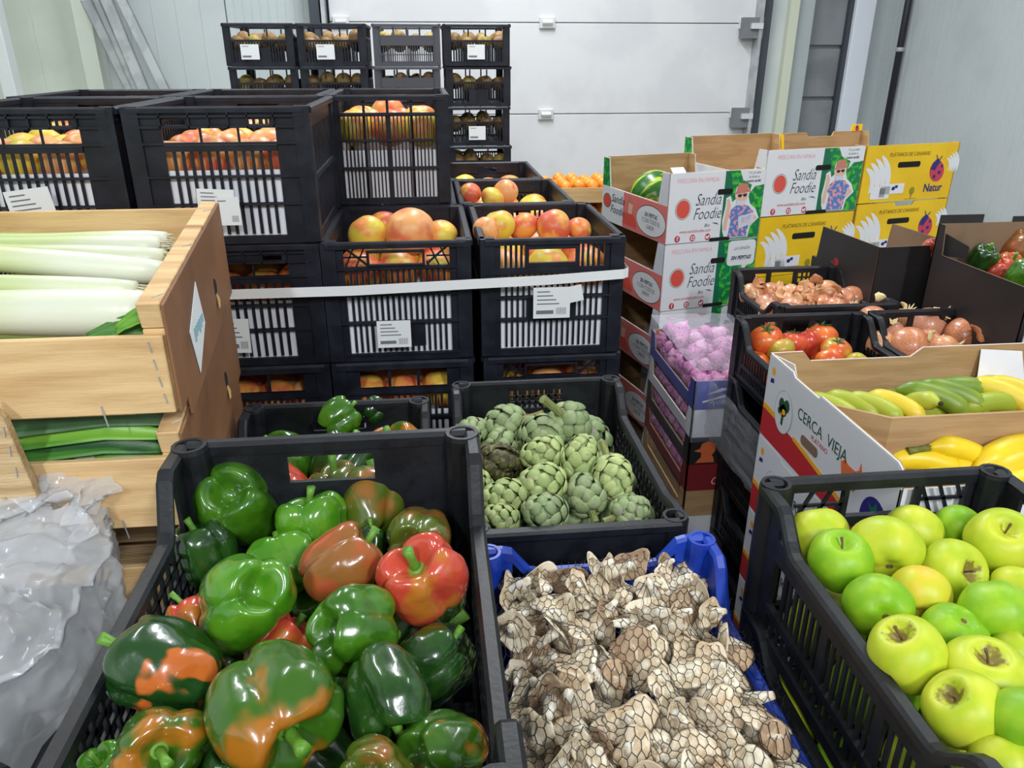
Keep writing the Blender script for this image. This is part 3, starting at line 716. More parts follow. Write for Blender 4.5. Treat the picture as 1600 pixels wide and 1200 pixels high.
ppx(530,652,.965,62,'g',(.6,.3,.4),1,'green bell pepper topping the heap in the rear pepper crate')
ppx(585,640,.945,40,'d',(.6,.3,.4),5,'dark green bell pepper right of the top one in the rear pepper crate')

# apples
def apple_mesh(seed, h=.86, lobes=.035):
    rnd = random.Random(seed); NU, NV = 40, 30; mb = MB(); rs = []; ph = rnd.uniform(0,6); sk = rnd.uniform(-.06,.06)
    for i in range(NV+1):
        th = PI*i/NV; s, c = math.sin(th), math.cos(th); rr = []
        for j in range(NU):
            u = 2*PI*j/NU
            r = abs(s)**.92*(1.0-.06*(1-c)*.5)
            r *= 1+lobes*math.cos(5*(u+ph))*(1-c)/2+.02*math.cos(2*u+ph)
            z = c*h
            if c > 0: z -= .42*math.exp(-(r/.30)**2)
            else: z += .22*math.exp(-(r/.30)**2)-.02*math.cos(5*(u+ph))*math.exp(-((r-.45)/.2)**2)
            rr.append((r*math.cos(u), r*math.sin(u), z+sk*r*math.cos(u)))
        if i in (0,NV): rr = [(0,0,rr[0][2])]*NU
        rs.append(rr)
    mb.rings(rs, False); m = mb.mesh('flesh', True)
    bm = bmesh.new(); bm.from_mesh(m); bmesh.ops.remove_doubles(bm, verts=bm.verts, dist=1e-5); bmesh.ops.recalc_face_normals(bm, faces=bm.faces); bm.to_mesh(m); bm.free()
    m.polygons.foreach_set('use_smooth', [True]*len(m.polygons)); return m
def apple_mat(name, c1, c2, russet, blush=None):
    m = bpy.data.materials.new(name); m.use_nodes = True; nt = m.node_tree; N = nt.nodes; L = nt.links; b = N['Principled BSDF']
    b.inputs['Roughness'].default_value = .42; b.inputs['Specular IOR Level'].default_value = .35
    tc = N.new('ShaderNodeTexCoord'); oi = N.new('ShaderNodeObjectInfo')
    ad = N.new('ShaderNodeVectorMath'); ad.operation = 'MULTIPLY_ADD'; L.new(oi.outputs['Random'], ad.inputs[0]); ad.inputs[1].default_value = (31,17,23); L.new(tc.outputs['Object'], ad.inputs[2])
    n = N.new('ShaderNodeTexNoise'); n.inputs['Scale'].default_value = 1.3; n.inputs['Detail'].default_value = 3; L.new(ad.outputs[0], n.inputs['Vector'])
    r = N.new('ShaderNodeMapRange'); r.inputs[1].default_value = .38; r.inputs[2].default_value = .62; L.new(n.outputs[0], r.inputs[0])
    x = N.new('ShaderNodeMix'); x.data_type = 'RGBA'; x.inputs[6].default_value = (*c1,1); x.inputs[7].default_value = (*c2,1); L.new(r.outputs[0], x.inputs[0])
    out = x.outputs[2]
    # lenticels
    vo = N.new('ShaderNodeTexVoronoi'); vo.inputs['Scale'].default_value = 11; L.new(ad.outputs[0], vo.inputs['Vector'])
    r3 = N.new('ShaderNodeMapRange'); r3.inputs[1].default_value = .05; r3.inputs[2].default_value = .02; r3.inputs[4].default_value = .35; L.new(vo.outputs['Distance'], r3.inputs[0])
    x3 = N.new('ShaderNodeMix'); x3.data_type = 'RGBA'; L.new(r3.outputs[0], x3.inputs[0]); L.new(out, x3.inputs[6]); x3.inputs[7].default_value = (*srgb(205,190,90),1); out = x3.outputs[2]
    # russet round the stem cavity: distance from the axis, ragged by noise, upper half only
    sx = N.new('ShaderNodeSeparateXYZ'); L.new(tc.outputs['Object'], sx.inputs[0])
    ln = N.new('ShaderNodeVectorMath'); ln.operation = 'LENGTH'; cx = N.new('ShaderNodeCombineXYZ'); L.new(sx.outputs[0], cx.inputs[0]); L.new(sx.outputs[1], cx.inputs[1]); L.new(cx.outputs[0], ln.inputs[0])
    n2 = N.new('ShaderNodeTexNoise'); n2.inputs['Scale'].default_value = 5; n2.inputs['Detail'].default_value = 5; L.new(ad.outputs[0], n2.inputs['Vector'])
    sb = N.new('ShaderNodeMath'); sb.operation = 'MULTIPLY_ADD'; sb.inputs[1].default_value = .8; L.new(n2.outputs[0], sb.inputs[0]); L.new(ln.outputs['Value'], sb.inputs[2])
    r2 = N.new('ShaderNodeMapRange'); r2.interpolation_type = 'SMOOTHSTEP'; r2.inputs[1].default_value = .30+russet; r2.inputs[2].default_value = .48+russet; r2.inputs[3].default_value = .85; r2.inputs[4].default_value = 0; L.new(sb.outputs[0], r2.inputs[0])
    gt = N.new('ShaderNodeMath'); gt.operation = 'GREATER_THAN'; gt.inputs[1].default_value = 0; L.new(sx.outputs[2], gt.inputs[0])
    mm = N.new('ShaderNodeMath'); mm.operation = 'MULTIPLY'; L.new(r2.outputs[0], mm.inputs[0]); L.new(gt.outputs[0], mm.inputs[1])
    x2 = N.new('ShaderNodeMix'); x2.data_type = 'RGBA'; L.new(mm.outputs[0], x2.inputs[0]); L.new(out, x2.inputs[6]); x2.inputs[7].default_value = (*srgb(120,95,55),1)
    L.new(x2.outputs[2], b.inputs['Base Color']); return m
G1, G2 = srgb(120,172,28), srgb(150,190,40); Y1c, Y2c = srgb(172,192,40), srgb(196,202,56)
AM = {'g': apple_mat('green apple skin', G1, G2, -.1), 'y': apple_mat('yellow green apple skin', Y1c, Y2c, -.05), 'R': apple_mat('russeted yellow apple skin', Y1c, Y2c, .30),
      'o': apple_mat('golden apple skin', srgb(200,195,50), srgb(222,185,60), -.1)}
_am = [apple_mesh(s, [.86,.9,.82,.88][s]) for s in range(4)]; _ac = {}
ASTEM = mat('apple stem', srgb(110,85,50), .8)
def apple_at(p, r, kind, d, v, label, group=None, stem=True):
    t = thing('green_apple', label, 'apple', p, aim(d, v*1.3), group)
    key = (v % 4, kind)
    if key not in _ac:
        m = _am[v % 4].copy(); m.materials.clear(); m.materials.append(AM[kind]); _ac[key] = m
    ob('flesh', _ac[key], None, t, sc=(r,r,r))
    if stem:
        s = MB(); s.tube([(0,0,.42),(.03,0,.62),(.10,.03,.86)], [.035,.03,.045], 6); ob('stem', s, ASTEM, t, sc=(r,r,r))
    s = MB(); s.lathe([(.10,-.66),(.07,-.68),(.02,-.64)], 6); ob('calyx', s, ASTEM, t, sc=(r,r,r))
    return t
def apx(u, v, z, wpx, kind, d, var, label):
    p = at(u, v, z=z); r = wpx/2*depth(p)/1200
    return apple_at(p, r, kind, d, var, label)
A = [(1278,836,1.000,100,'y',(0,.6,.6),0,'yellow green apple in the far left corner of the apple crate, half hidden'),
 (1313,876,1.010,102,'g',(-.12,-.12,1),1,'green apple with its stem up at the left rim of the apple crate'),
 (1384,857,1.015,112,'y',(.3,.9,.2),2,'large plain yellow apple right of the green one with its stem up'),
 (1428,832,.995,90,'y',(.6,.6,.4),3,'yellow apple tucked behind the large plain yellow one'),
 (1496,824,1.000,74,'g',(.2,.9,.2),1,'green apple at the far wall behind the apple with a tilted stem'),
 (1564,846,1.020,108,'y',(-.25,-.35,.85),0,'pale yellow apple with a stem in a deep hollow near the far right corner'),
 (1490,893,1.005,106,'R',(.15,-.72,.5),2,'yellow apple with a brown hollow facing forward, below the far green one'),
 (1438,928,1.005,94,'o',(.4,.8,.3),3,'golden orange apple in the middle of the crate'),
 (1372,947,1.010,106,'g',(.2,.9,-.2),2,'plain green apple by the left rim below the one with its stem up'),
 (1418,1022,1.015,122,'R',(-.42,.12,.85),1,'big yellow apple with a large brown patch round its stem, at the left rim'),
 (1491,991,1.000,104,'g',(-.05,.25,-.95),0,'green apple with its blossom end up, right of the brown patched one'),
 (1556,957,1.015,112,'g',(-.2,-.75,-.45),3,'green apple with a brown hollow on its underside at right'),
 (1592,925,1.000,88,'y',(.5,.6,.5),2,'yellow apple cut off at the right edge below the one with the deep hollow'),
 (1540,1056,1.015,134,'R',(-.15,-.05,1),2,'broad yellow apple with a brown stem hollow facing up'),
 (1506,1108,1.015,124,'R',(-.6,.05,.7),3,'yellow apple with a brown hollow at its upper left, near the front corner'),
 (1606,1132,1.025,120,'g',(.4,.8,.2),1,'green apple cut off at the bottom right corner of the photo'),
 (1592,1016,1.000,84,'R',(.3,-.1,.9),0,'yellow apple with a brown patch cut off at the right edge'),
 (1588,880,.990,60,'g',(.4,.8,.2),1,'green apple low at the right edge under the one with the deep hollow'),
 (1570,1190,1.000,110,'y',(.1,.5,.8),1,'yellow apple at the bottom edge behind the crate corner')]
for q in A: apx(*q)
for ix in range(3):
    for iy in range(4):
        apple_at((.425+ix*.088, .355+iy*.096, .912), .043, 'gy'[(ix+iy) % 2], (rnd.uniform(-.5,.5), rnd.uniform(-.5,.5), .8), ix+iy, 'apple in the bottom layer of the top apple crate, seen through the slots', 'bottom layer of apples')
for ix in range(3):
    for iy in range(4):
        apple_at((.425+ix*.088, .355+iy*.096, .742+.055), .043, 'gy'[(ix+iy) % 2], (rnd.uniform(-.5,.5), rnd.uniform(-.5,.5), .8), ix+iy+1, 'apple in the crate below, seen dimly through its slots', 'apples in the lower apple crate')

# artichokes: a core, overlapping bracts, a stem
def bract_mesh(wd, ln, thick=.05, notch=.06):
    mb = MB(); NU, NV = 6, 6
    top, bot = [], []
    for i in range(NV+1):
        t = i/NV; ww = wd*(math.sin(PI*(.16+.72*t))**.7)*(1-.42*t*t) if t < 1 else wd*.06
        for j in range(NU+1):
            s = j/NU*2-1
            x = s*ww; z = t*ln-(notch if i == NV and j == NU//2 else 0); y = .20*ww*(1-s*s)*1.6+.10*math.sin(PI*t)
            top.append((x, y+thick*(1-.75*t)*(1-s*s*.8), z)); bot.append((x, y-.01, z))
    n = len(top); mb.v = top+bot; W = NU+1
    for i in range(NV):
        for j in range(NU):
            a = i*W+j; mb.f.append((a,a+1,a+W+1,a+W)); mb.f.append((n+a,n+a+W,n+a+W+1,n+a+1))
    ed = [i for i in range(W)]+[(i+1)*W-1 for i in range(1,NV+1)]+[NV*W+j for j in range(NU-1,-1,-1)]+[i*W for i in range(NV-1,0,-1)]
    for q in range(len(ed)):
        a, b = ed[q], ed[(q+1) % len(ed)]; mb.f.append((a, n+a, n+b, b))
    return mb.mesh('bract', True)
AG = mat('artichoke green', srgb(146,160,112), .6, srgb(126,146,98), 1.6, c3=srgb(140,125,120), scale3=2.2, lo3=.56, hi3=.72, rnd=True, bump=.05, bscale=5, hue=.12)
AGL = mat('pale artichoke green', srgb(176,188,122), .6, srgb(150,168,104), 1.6, c3=srgb(150,140,118), scale3=2.2, lo3=.6, hi3=.75, rnd=True, bump=.05, bscale=5, hue=.12)
ADK = mat('scorched artichoke', srgb(84,80,42), .6, srgb(52,46,28), 3, c3=srgb(120,120,50), scale3=4, lo3=.56, hi3=.66, rnd=True, bump=.15, bscale=9)
AST = mat('artichoke stem', srgb(132,146,84), .65, srgb(120,118,66), 40, stretch=(6,6,1), bump=.3, bscale=60)
ASB = mat('brown artichoke stem', srgb(150,128,72), .7, srgb(110,100,56), 30, bump=.3, bscale=60)
_bm = {}
for kd, mm in (('g',AG),('p',AGL),('d',ADK)):
    for v in range(3):
        b = bract_mesh([.50,.54,.47][v], [.86,.80,.92][v]); b.materials.append(mm); _bm[(kd,v)] = b
_core = {}
def artichoke(p, r, d, kind, label, stem=(1.0,.13), bend=(0,0), roll=0, squash=1.42, group=None, stm=None, layers=7):
    """d is the direction of the tip"""
    t = thing('artichoke', label, 'artichoke', p, aim(d, roll), group)
    rn = random.Random(len(label)*7+int(p[0]*1000))
    mm = {'g':AG,'p':AGL,'d':ADK}[kind]
    c = MB(); c.lathe([(.10,-.92),(.55,-.80),(.85,-.40),(.87,.0),(.70,.42),(.45,.72),(.2,.93),(.05,1.0)], 14)
    if kind not in _core: _core[kind] = c.mesh('heart', True); _core[kind].materials.append(mm)
    ob('heart', _core[kind], None, t, sc=(r*.93,r*.93,r*squash))
    for L in range(layers):
        q = L/(layers-1); th = R(148-128*q); n = [5,6,6,6,5,4,3][L] if layers == 7 else 5
        for k in range(n):
            ph = 2*PI*(k+.5*(L % 2))/n+rn.uniform(-.08,.08)
            rr = (math.sin(th)*.86+.04)*(1-.10*math.cos(th)); zz = -math.cos(th)*-.86
            base = Vector((rr*math.cos(ph), rr*math.sin(ph), zz*squash/1.0))
            out = Vector((math.cos(ph), math.sin(ph), 0))
            # tangent pointing to the tip
            tan = Vector((-math.cos(th)*-1*0+math.cos(ph)*(-math.cos(th))*-1, math.sin(ph)*math.cos(th), math.sin(th)))
            tan = Vector((math.cos(ph)*math.cos(th), math.sin(ph)*math.cos(th), -math.sin(th)))*-1
            tan = tan.normalized(); lean = .07+rn.uniform(-.05,.14)
            nrm = (out*math.sin(th)+Vector((0,0,math.cos(th)))).normalized()
            zax = (tan+nrm*lean*.5).normalized(); xax = zax.cross(nrm).normalized()*-1; yax = zax.cross(xax)
            if yax.dot(nrm) < 0: xax = -xax; yax = zax.cross(xax)
            mt = Matrix((xax, yax, zax)).transposed().to_4x4()
            sc = (1.06-.28*q)*rn.uniform(.92,1.08)
            mt = Matrix.Translation((base-tan*.30)*r) @ mt @ Matrix.Diagonal((sc*r, sc*r, sc*r, 1))
            o = bpy.data.objects.new('bract', _bm[(kind, rn.randrange(3))]); col.objects.link(o); o.parent = t; o.matrix_local = mt
    ln, rad = stem
    if ln > 0:
        s = MB(); bx, by = bend
        s.tube([(0,0,-.8*r),(bx*.3*r,by*.3*r,-(.9+ln*.35)*r),(bx*.7*r,by*.7*r,-(.9+ln*.7)*r),(bx*r,by*r,-(.9+ln)*r)], [r*.30,r*.22,r*.22,r*.25], 10)
        ob('stem', s, stm or AST, t)
    return t
def acx(u, v, z, wpx, tip, kind, label, **k):
    p = at(u, v, z=z); r = wpx/2*depth(p)/1200*.85
    return artichoke(p, r, tip, kind, label, **k)
acx(893,664,.955,66,(.55,.25,-.75),'g','artichoke at the top of the heap with a long stem rising to the left', stem=(1.9,.13), bend=(.2,.1))
acx(848,678,.950,62,(.6,-.5,.1),'g','greyish artichoke in the back row left of the one with the long stem', stem=(.6,.1))
acx(788,664,.945,62,(-.75,.2,-.3),'g','artichoke at the back left with a brown stem pointing up to the right', stem=(1.6,.1), stm=ASB)
acx(740,676,.935,52,(-.3,-.5,.6),'g','artichoke at the far left back, half behind the pepper crate', stem=(.5,.1))
acx(782,700,.925,58,(.2,.5,.7),'g','artichoke with loose leaves above the scorched one', stem=(.4,.1))
acx(776,724,.925,70,(.92,-.25,.15),'d','scorched dark brown artichoke lying at the left', stem=(.8,.1), stm=ASB)
acx(848,709,.945,58,(-.92,-.1,-.1),'p','pale artichoke lying on its side in the middle, tip to the left', stem=(.7,.1), squash=1.5)
acx(908,716,.950,62,(.25,.45,.8),'p','yellowish artichoke with brown pointed tips facing up, right of the middle', stem=(.8,.1), squash=1.5)
acx(846,755,.945,64,(-.85,-.25,.1),'p','broad pale artichoke lying across the centre of the heap', stem=(.6,.1), squash=1.5)
acx(959,748,.945,64,(.12,-.75,-.55),'p','upright pale artichoke at the right wall with its stem standing up', stem=(1.5,.1))
acx(788,779,.935,64,(-.9,-.3,.2),'p','artichoke with a brownish tip at the lower left', stem=(.4,.1), squash=1.5)
acx(915,772,.930,62,(-.1,.6,.3),'g','grey green artichoke with its stem pointing at the viewer', stem=(1.1,.1))
acx(744,760,.920,56,(-.2,.2,.9),'p','artichoke half hidden by the pepper crate at the left', stem=(.3,.1))
acx(850,800,.930,62,(-.6,-.2,.3),'g','green artichoke at the front rim, centre', stem=(.6,.1), squash=1.5)
acx(782,810,.925,50,(-.7,-.1,.3),'p','small artichoke lying at the front rim, left', stem=(.5,.1))
acx(985,798,.925,54,(.8,.3,.1),'g','artichoke at the front right corner with its stem pointing left', stem=(1.3,.1), squash=1.5)
acx(748,800,.915,48,(.1,.3,.9),'g','artichoke at the front left corner behind the pepper crate rim', stem=(.3,.1))
for i, (x, y) in enumerate(((.09,.93),(.18,.94),(.26,.95),(.09,1.05),(.18,1.06),(.26,1.07),(.10,1.17),(.18,1.18),(.26,1.18))):
    artichoke(Vector((x, y, .862)), .041, (rnd.uniform(-1,1), rnd.uniform(-1,1), .5), 'g', 'artichoke in the bottom layer of the artichoke crate', stem=(.3,.1), group='bottom layer of artichokes', layers=6)
# mushrooms under a net
def mushroom_meshes(seed):
    rn = random.Random(seed); NU, NV = 26, 9; cap = MB(); rs = []
    lob = [(rn.uniform(.02,.11), rn.randint(1,5), rn.uniform(0,6)) for _ in range(4)]; off = Vector((seed*3.7, 1.3, 0)); ex = rn.uniform(-.25,.25)
    for side in (1, -1):
        for i in range(NV+1):
            t = i/NV if side == 1 else 1-i/NV
            rr = []
            for j in range(NU):
                u = 2*PI*j/NU; r = t*(1+sum(a*math.cos(n*u+p) for a, n, p in lob))
                x, y = r*math.cos(u)*(1+ex), r*math.sin(u)*(1-ex)
                z = -.22*t*t+.14*noise.noise(Vector((x*1.2,y*1.2,0))+off)+.05*t*math.sin(2*u+lob[0][2])-.12*(t**5)
                if side == -1: z -= .15*(1-t**3)+.03*math.sin(14*u)*t*(1-t)*2
                rr.append((x, y, z))
            if t == 0: rr = [rr[0]]*NU
            rs.append(rr)
    cap.rings(rs, False); m = cap.mesh('cap', True)
    bm = bmesh.new(); bm.from_mesh(m); bmesh.ops.remove_doubles(bm, verts=bm.verts, dist=1e-4); bmesh.ops.recalc_face_normals(bm, faces=bm.faces); bm.to_mesh(m); bm.free()
    m.polygons.foreach_set('use_smooth', [True]*len(m.polygons))
    st = MB(); bx, by = rn.uniform(-.5,.5), rn.uniform(-.5,.5); L = rn.uniform(.9,1.5)
    st.tube([(0,0,-.05),(bx*.3,by*.3,-.4),(bx*.7,by*.7,-.3-L*.5),(bx,by,-.25-L)], [.42,.30,.26,.17], 9)
    return m, st.mesh('stem', True)
CAPM = [mat('mushroom cap beige', srgb(222,204,176), .75, srgb(190,164,130), 1.4, lo=.4, hi=.65, c3=srgb(226,212,186), scale3=2.4, lo3=.55, hi3=.7, rnd=True, bump=.15, bscale=8, hue=.22),
        mat('mushroom cap pale', srgb(236,224,200), .75, srgb(208,188,156), 1.4, c3=srgb(150,122,92), scale3=2.0, lo3=.6, hi3=.74, rnd=True, bump=.15, bscale=8, hue=.15),
        mat('mushroom cap brown', srgb(180,152,122), .75, srgb(154,126,98), 1.5, c3=srgb(200,180,150), scale3=2.0, lo3=.56, hi3=.7, rnd=True, bump=.15, bscale=8, hue=.2)]
MST = mat('mushroom stem white', srgb(236,230,216), .7, srgb(210,196,170), 3, rnd=True, bump=.1, bscale=10)
_mm = [mushroom_meshes(s) for s in range(7)]; _mc = {}
mush_objs = []
def surf(x, y):      # height of the heap over the blue crate
    dx = (x-.194)/.150; dy = (y-.555)/.23
    h = .885+.042*math.sqrt(max(0, 1-dx*dx*.8))*(1-max(0, abs(dy)-.7)*.9)
    return h
rnd = random.Random(21)
def mushroom(p, r, d, v, c, lab, grp):
    t = thing('mushroom', lab, 'mushroom', p, aim(d, rnd.uniform(0,6)), grp)
    key = (v, c)
    if key not in _mc:
        m = _mm[v][0].copy(); m.materials.clear(); m.materials.append(CAPM[c]); _mc[key] = m
    a = ob('cap', _mc[key], None, t, sc=(r,r,r*.7)); b = ob('stem', _mm[v][1], MST, t, sc=(r,r,r)); mush_objs.extend([a, b]); return t
n = 0
def mlab(layer, x, y):
    if layer: return 'beige mushroom in the lower layers of the netted heap in the blue crate'
    i = int((y-.345)/.0305); j = int((x-.05)/.0305)
    rows = ['nearest','second','third','fourth','fifth','sixth','seventh','eighth','ninth','tenth','eleventh','twelfth','second farthest','farthest']
    return 'pale mushroom under the net, %s row from the front, %s' % (rows[max(0,min(i,13))], ['leftmost','second from left','third from left','fourth from left','middle','right of the middle','third from right','second from right','rightmost'][max(0,min(j,8))])
for layer in range(3):
    st = [.0305,.036,.046][layer]
    y = .345
    while y < .775:
        x = .066+(.02 if int(y/st) % 2 else 0)
        while x < .325:
            xx, yy = x+rnd.uniform(-.011,.011), y+rnd.uniform(-.011,.011)
            z = surf(xx, yy)-.026*layer-.008+rnd.uniform(-.012,.010)
            r = rnd.uniform(.015,.0265); q = rnd.random()
            d = (rnd.uniform(-.8,.8), rnd.uniform(-.9,.5), rnd.uniform(.25,1)) if q < .72 else (rnd.uniform(-1,1), rnd.uniform(.1,1), rnd.uniform(-.9,.1))
            mushroom(Vector((min(max(xx,.074),.302), min(max(yy,.355),.765), z)), r, d, rnd.randrange(7), rnd.choice((0,0,1,1,2)), mlab(layer, x, y), 'mushrooms in the blue crate' if layer == 0 else 'lower mushrooms in the blue crate')
            n += 1; x += st
        y += st
bpy.context.view_layer.update()
# net: draped over the highest mushroom points
def net():
    vs, fs = [], []
    for o in mush_objs:
        mw = o.matrix_world; k = len(vs); me = o.data
        vs += [mw @ v.co for v in me.vertices]; fs += [tuple(k+i for i in p.vertices) for p in me.polygons]
    bv = BVHTree.FromPolygons(vs, fs)
    x0, x1, y0, y1 = .040, .352, .31, .80; NX, NY = 66, 100
    hh = [[0]*(NX+1) for _ in range(NY+1)]
    for j in range(NY+1):
        for i in range(NX+1):
            x, y = x0+(x1-x0)*i/NX, y0+(y1-y0)*j/NY
            hit = bv.ray_cast(Vector((x,y,1.3)), Vector((0,0,-1)))[0]
            hh[j][i] = hit.z if hit else .80
            if not (.058 < x < .330): hh[j][i] = max(hh[j][i], .890)   # resting on the side rims
            if y > .785: hh[j][i] = max(hh[j][i], .912)
    # a taut sheet: dilate, then smooth but stay above
    base = [r[:] for r in hh]
    for it in range(26):
        nh = [r[:] for r in hh]
        for j in range(1,NY):
            for i in range(1,NX):
                a = (hh[j-1][i]+hh[j+1][i]+hh[j][i-1]+hh[j][i+1])/4
                nh[j][i] = max(base[j][i]+.0012, a-.0006)
        hh = nh
    def H_(x, y):
        fx = min(max((x-x0)/(x1-x0)*NX,0),NX-.001); fy = min(max((y-y0)/(y1-y0)*NY,0),NY-.001); i, j = int(fx), int(fy); a, b = fx-i, fy-j
        z = (hh[j][i]*(1-a)+hh[j][i+1]*a)*(1-b)+(hh[j+1][i]*(1-a)+hh[j+1][i+1]*a)*b
        if x > x1-.004: z -= (x-x1+.004)*1.5
        return z+.001
    mb = MB(); cx, cy = .0088, .0130; rad = .00043
    def wire(p, q):
        p, q = Vector(p), Vector(q); t = (q-p).normalized(); a = t.cross(Vector((0,0,1)))
        if a.length < .01: a = Vector((1,0,0))
        a.normalize(); b = a.cross(t); k = len(mb.v)
        for c in (p, q):
            for s in range(3): mb.v.append(tuple(c+a*math.cos(2.094*s)*rad+b*math.sin(2.094*s)*rad))
        mb.f += [(k,k+1,k+4,k+3),(k+1,k+2,k+5,k+4),(k+2,k,k+3,k+5)]
    def pt(i, j, dy):
        x = x0+.004+cx*(i+.5*(j % 2)); y = y0+.004+cy*.75*j+dy
        x += .004*math.sin(y*40+x*9)+.002*math.sin(y*90); y += .004*math.sin(x*35+2)+.0025*math.sin(x*80+y*30)
        return (x, y, H_(x, y))
    I, J = int((x1-x0)/cx)-1, int((y1-y0)/(cy*.75))-1
    for j in range(J):
        for i in range(I):
            a, b = pt(i, j, -cy*.22), pt(i, j, cy*.22); wire(a, b)
            if j < J-1:
                if j % 2: wire(b, pt(i, j+1, -cy*.22)); wire(b, pt(i+1, j+1, -cy*.22))
                else:
                    wire(b, pt(i, j+1, -cy*.22))
                    if i > 0: wire(b, pt(i-1, j+1, -cy*.22))
    o = ob('net_cover', mb, mat('black net', (.012,.011,.012), .6)); tag(o, 'black plastic netting stretched over the mushrooms in the blue crate', 'net', kind='stuff')
    # the bunched edge hanging over the right rim
net()

# tomatoes
def lump_mesh(name, h, lobes, la, dtop, dbot, seed=1, NU=36, NV=24, neck=0):
    rn = random.Random(seed); mb = MB(); rs = []; ph = rn.uniform(0,6)
    for i in range(NV+1):
        th = PI*i/NV; s, c = math.sin(th), math.cos(th); rr = []
        for j in range(NU):
            u = 2*PI*j/NU; r = abs(s)**.9*(1+la*abs(math.cos(lobes/2*(u+ph)))*(abs(s)))/(1+la*.6)
            z = c*h
            if c > 0: z += -dtop*math.exp(-(r/.25)**2)+neck*math.exp(-(r/.18)**2)
            else: z += dbot*math.exp(-(r/.25)**2)
            x, y = r*math.cos(u), r*math.sin(u); k = 1+.05*noise.noise(Vector((x*1.2+seed*5,y*1.2,z*1.2)))
            rr.append((x*k, y*k, z))
        if i in (0,NV): rr = [(0,0,rr[0][2])]*NU
        rs.append(rr)
    mb.rings(rs, False); m = mb.mesh(name, True)
    bm = bmesh.new(); bm.from_mesh(m); bmesh.ops.remove_doubles(bm, verts=bm.verts, dist=1e-5); bmesh.ops.recalc_face_normals(bm, faces=bm.faces); bm.to_mesh(m); bm.free()
    m.polygons.foreach_set('use_smooth', [True]*len(m.polygons)); return m
def variants(m, mats):
    out = []
    for q in mats:
        c = m.copy(); c.materials.clear(); c.materials.append(q); out.append(c)
    return out
TOM = [lump_mesh('flesh', .78, 5, .06, .16, .05, s) for s in (1,2)]
TMT = [mat('red orange tomato skin', srgb(214,88,48), .25, srgb(226,120,50), 1.2, rnd=True), mat('red tomato skin', srgb(200,66,52), .25, srgb(212,92,56), 1.2, rnd=True),
       mat('tomato skin turning', srgb(214,104,50), .25, srgb(190,160,60), 1.2, lo=.45, hi=.62, rnd=True), mat('green tomato skin', srgb(168,164,52), .3, srgb(190,150,60), 1.2, rnd=True)]
TV = [variants(m, TMT) for m in TOM]
CAL = mat('tomato calyx', srgb(60,96,40), .6)
def calyx_mesh():
    mb = MB()
    for k in range(5):
        a = 2*PI*k/5; ca, sa = math.cos(a), math.sin(a)
        P = lambda r, s, z: (r*ca-s*sa, r*sa+s*ca, z)
        mb.rings([[P(.03,-.05,.70),P(.03,.05,.70),P(.03,.05,.66),P(.03,-.05,.66)],[P(.25,-.07,.77),P(.25,.07,.77),P(.25,.07,.74),P(.25,-.07,.74)],[P(.52,-.01,.80),P(.52,.01,.80),P(.52,.01,.78),P(.52,-.01,.78)]], True)
    mb.tube([(0,0,.66),(.02,.02,.82),(.06,0,.95)], [.05,.04,.05], 6); return mb.mesh('calyx', False)
CALM = calyx_mesh()
def tomato(u, v, z, wpx, k, d, lab, grp=None):
    p = at(u, v, z=z); r = wpx/2*depth(p)/1200; t = thing('tomato', lab, 'tomato', p, aim(d, u), grp)
    ob('flesh', TV[u % 2][k], None, t, sc=(r,r,r)); ob('calyx', CALM, CAL, t, sc=(r,r,r)); return t
low = make_crate(.28, .30, .085, BLACK, dict(rows=[(.012,.035,'slot',.012,.005),(.04,.07,'slot',.012,.005)], rails=[(.035,.04)], rh=.01, tr=.012, pw=.04, t=.004),
    dict(plates=[(0,.015,1,.118)], pw=.03, rh=.012), dict(plates=[(0,.015,1,.125,[(.12,.09,.26,.115),(.32,.085,.62,.118),(.68,.09,.86,.115)])], rows=[(.09,.115,'grid',.012,.004,.68,.86)], pw=.03, rh=.012),
    He=.13, Hf=.12, lab='black crate of tomatoes behind the banana box', ramp=.05, flatz=.03, socket=False)
TZ = .875
low.location = (.757, 1.31, TZ); low.rotation_euler = (0,0,0)
onA = dup(low, (1.046, 1.31, TZ), label='black crate of brown onions behind the banana box, right of the tomatoes')
onB = dup(low, (.888, 1.672, TZ+.002), label='black crate of dry onions behind the tomato crate')
for k in range(5): dup(low, (.757, 1.31, TZ-.128*(k+1)), label='black crate %s below the tomato crate, in shade' % ORD[k])
for k in range(5): dup(low, (1.046, 1.31, TZ-.128*(k+1)), label='black crate %s below the right hand onion crate' % ORD[k])
for k in range(5): dup(low, (1.01, 1.672, TZ+.002-.128*(k+1)-.002), label='black crate %s below the rear onion crate' % ORD[k])
pallet(.90, 1.31, .56, .30, TZ-.128*5, 'wooden pallet under the tomato and onion crates'); pallet(1.01, 1.672, .28, .30, TZ-.128*5, 'wooden pallet under the rear onion crates')
T = [(1196,529,.955,54,0,(-.1,-.35,.9),'orange tomato at the back left corner of the tomato crate with a green calyx'),
 (1238,536,.945,46,1,(.1,.2,.95),'red tomato second from the left in the back row'),
 (1283,526,.955,52,0,(.1,.1,.95),'orange red tomato at the back right of the tomato crate'),
 (1262,538,.940,46,1,(.2,.8,.2),'plain red tomato in the middle of the tomato crate'),
 (1306,547,.955,46,2,(.0,-.25,.95),'tomato with a large green star calyx facing up, right side of the crate'),
 (1220,547,.940,44,3,(-.2,.4,.6),'greenish tomato at the left front, partly hidden by the banana box'),
 (1296,566,.945,44,0,(.2,.8,-.2),'orange tomato behind the cardboard rim, under the one with the star calyx'),
 (1336,570,.935,42,3,(.2,.7,.3),'yellow green tomato at the right wall of the tomato crate')]
for q in T: tomato(*q)
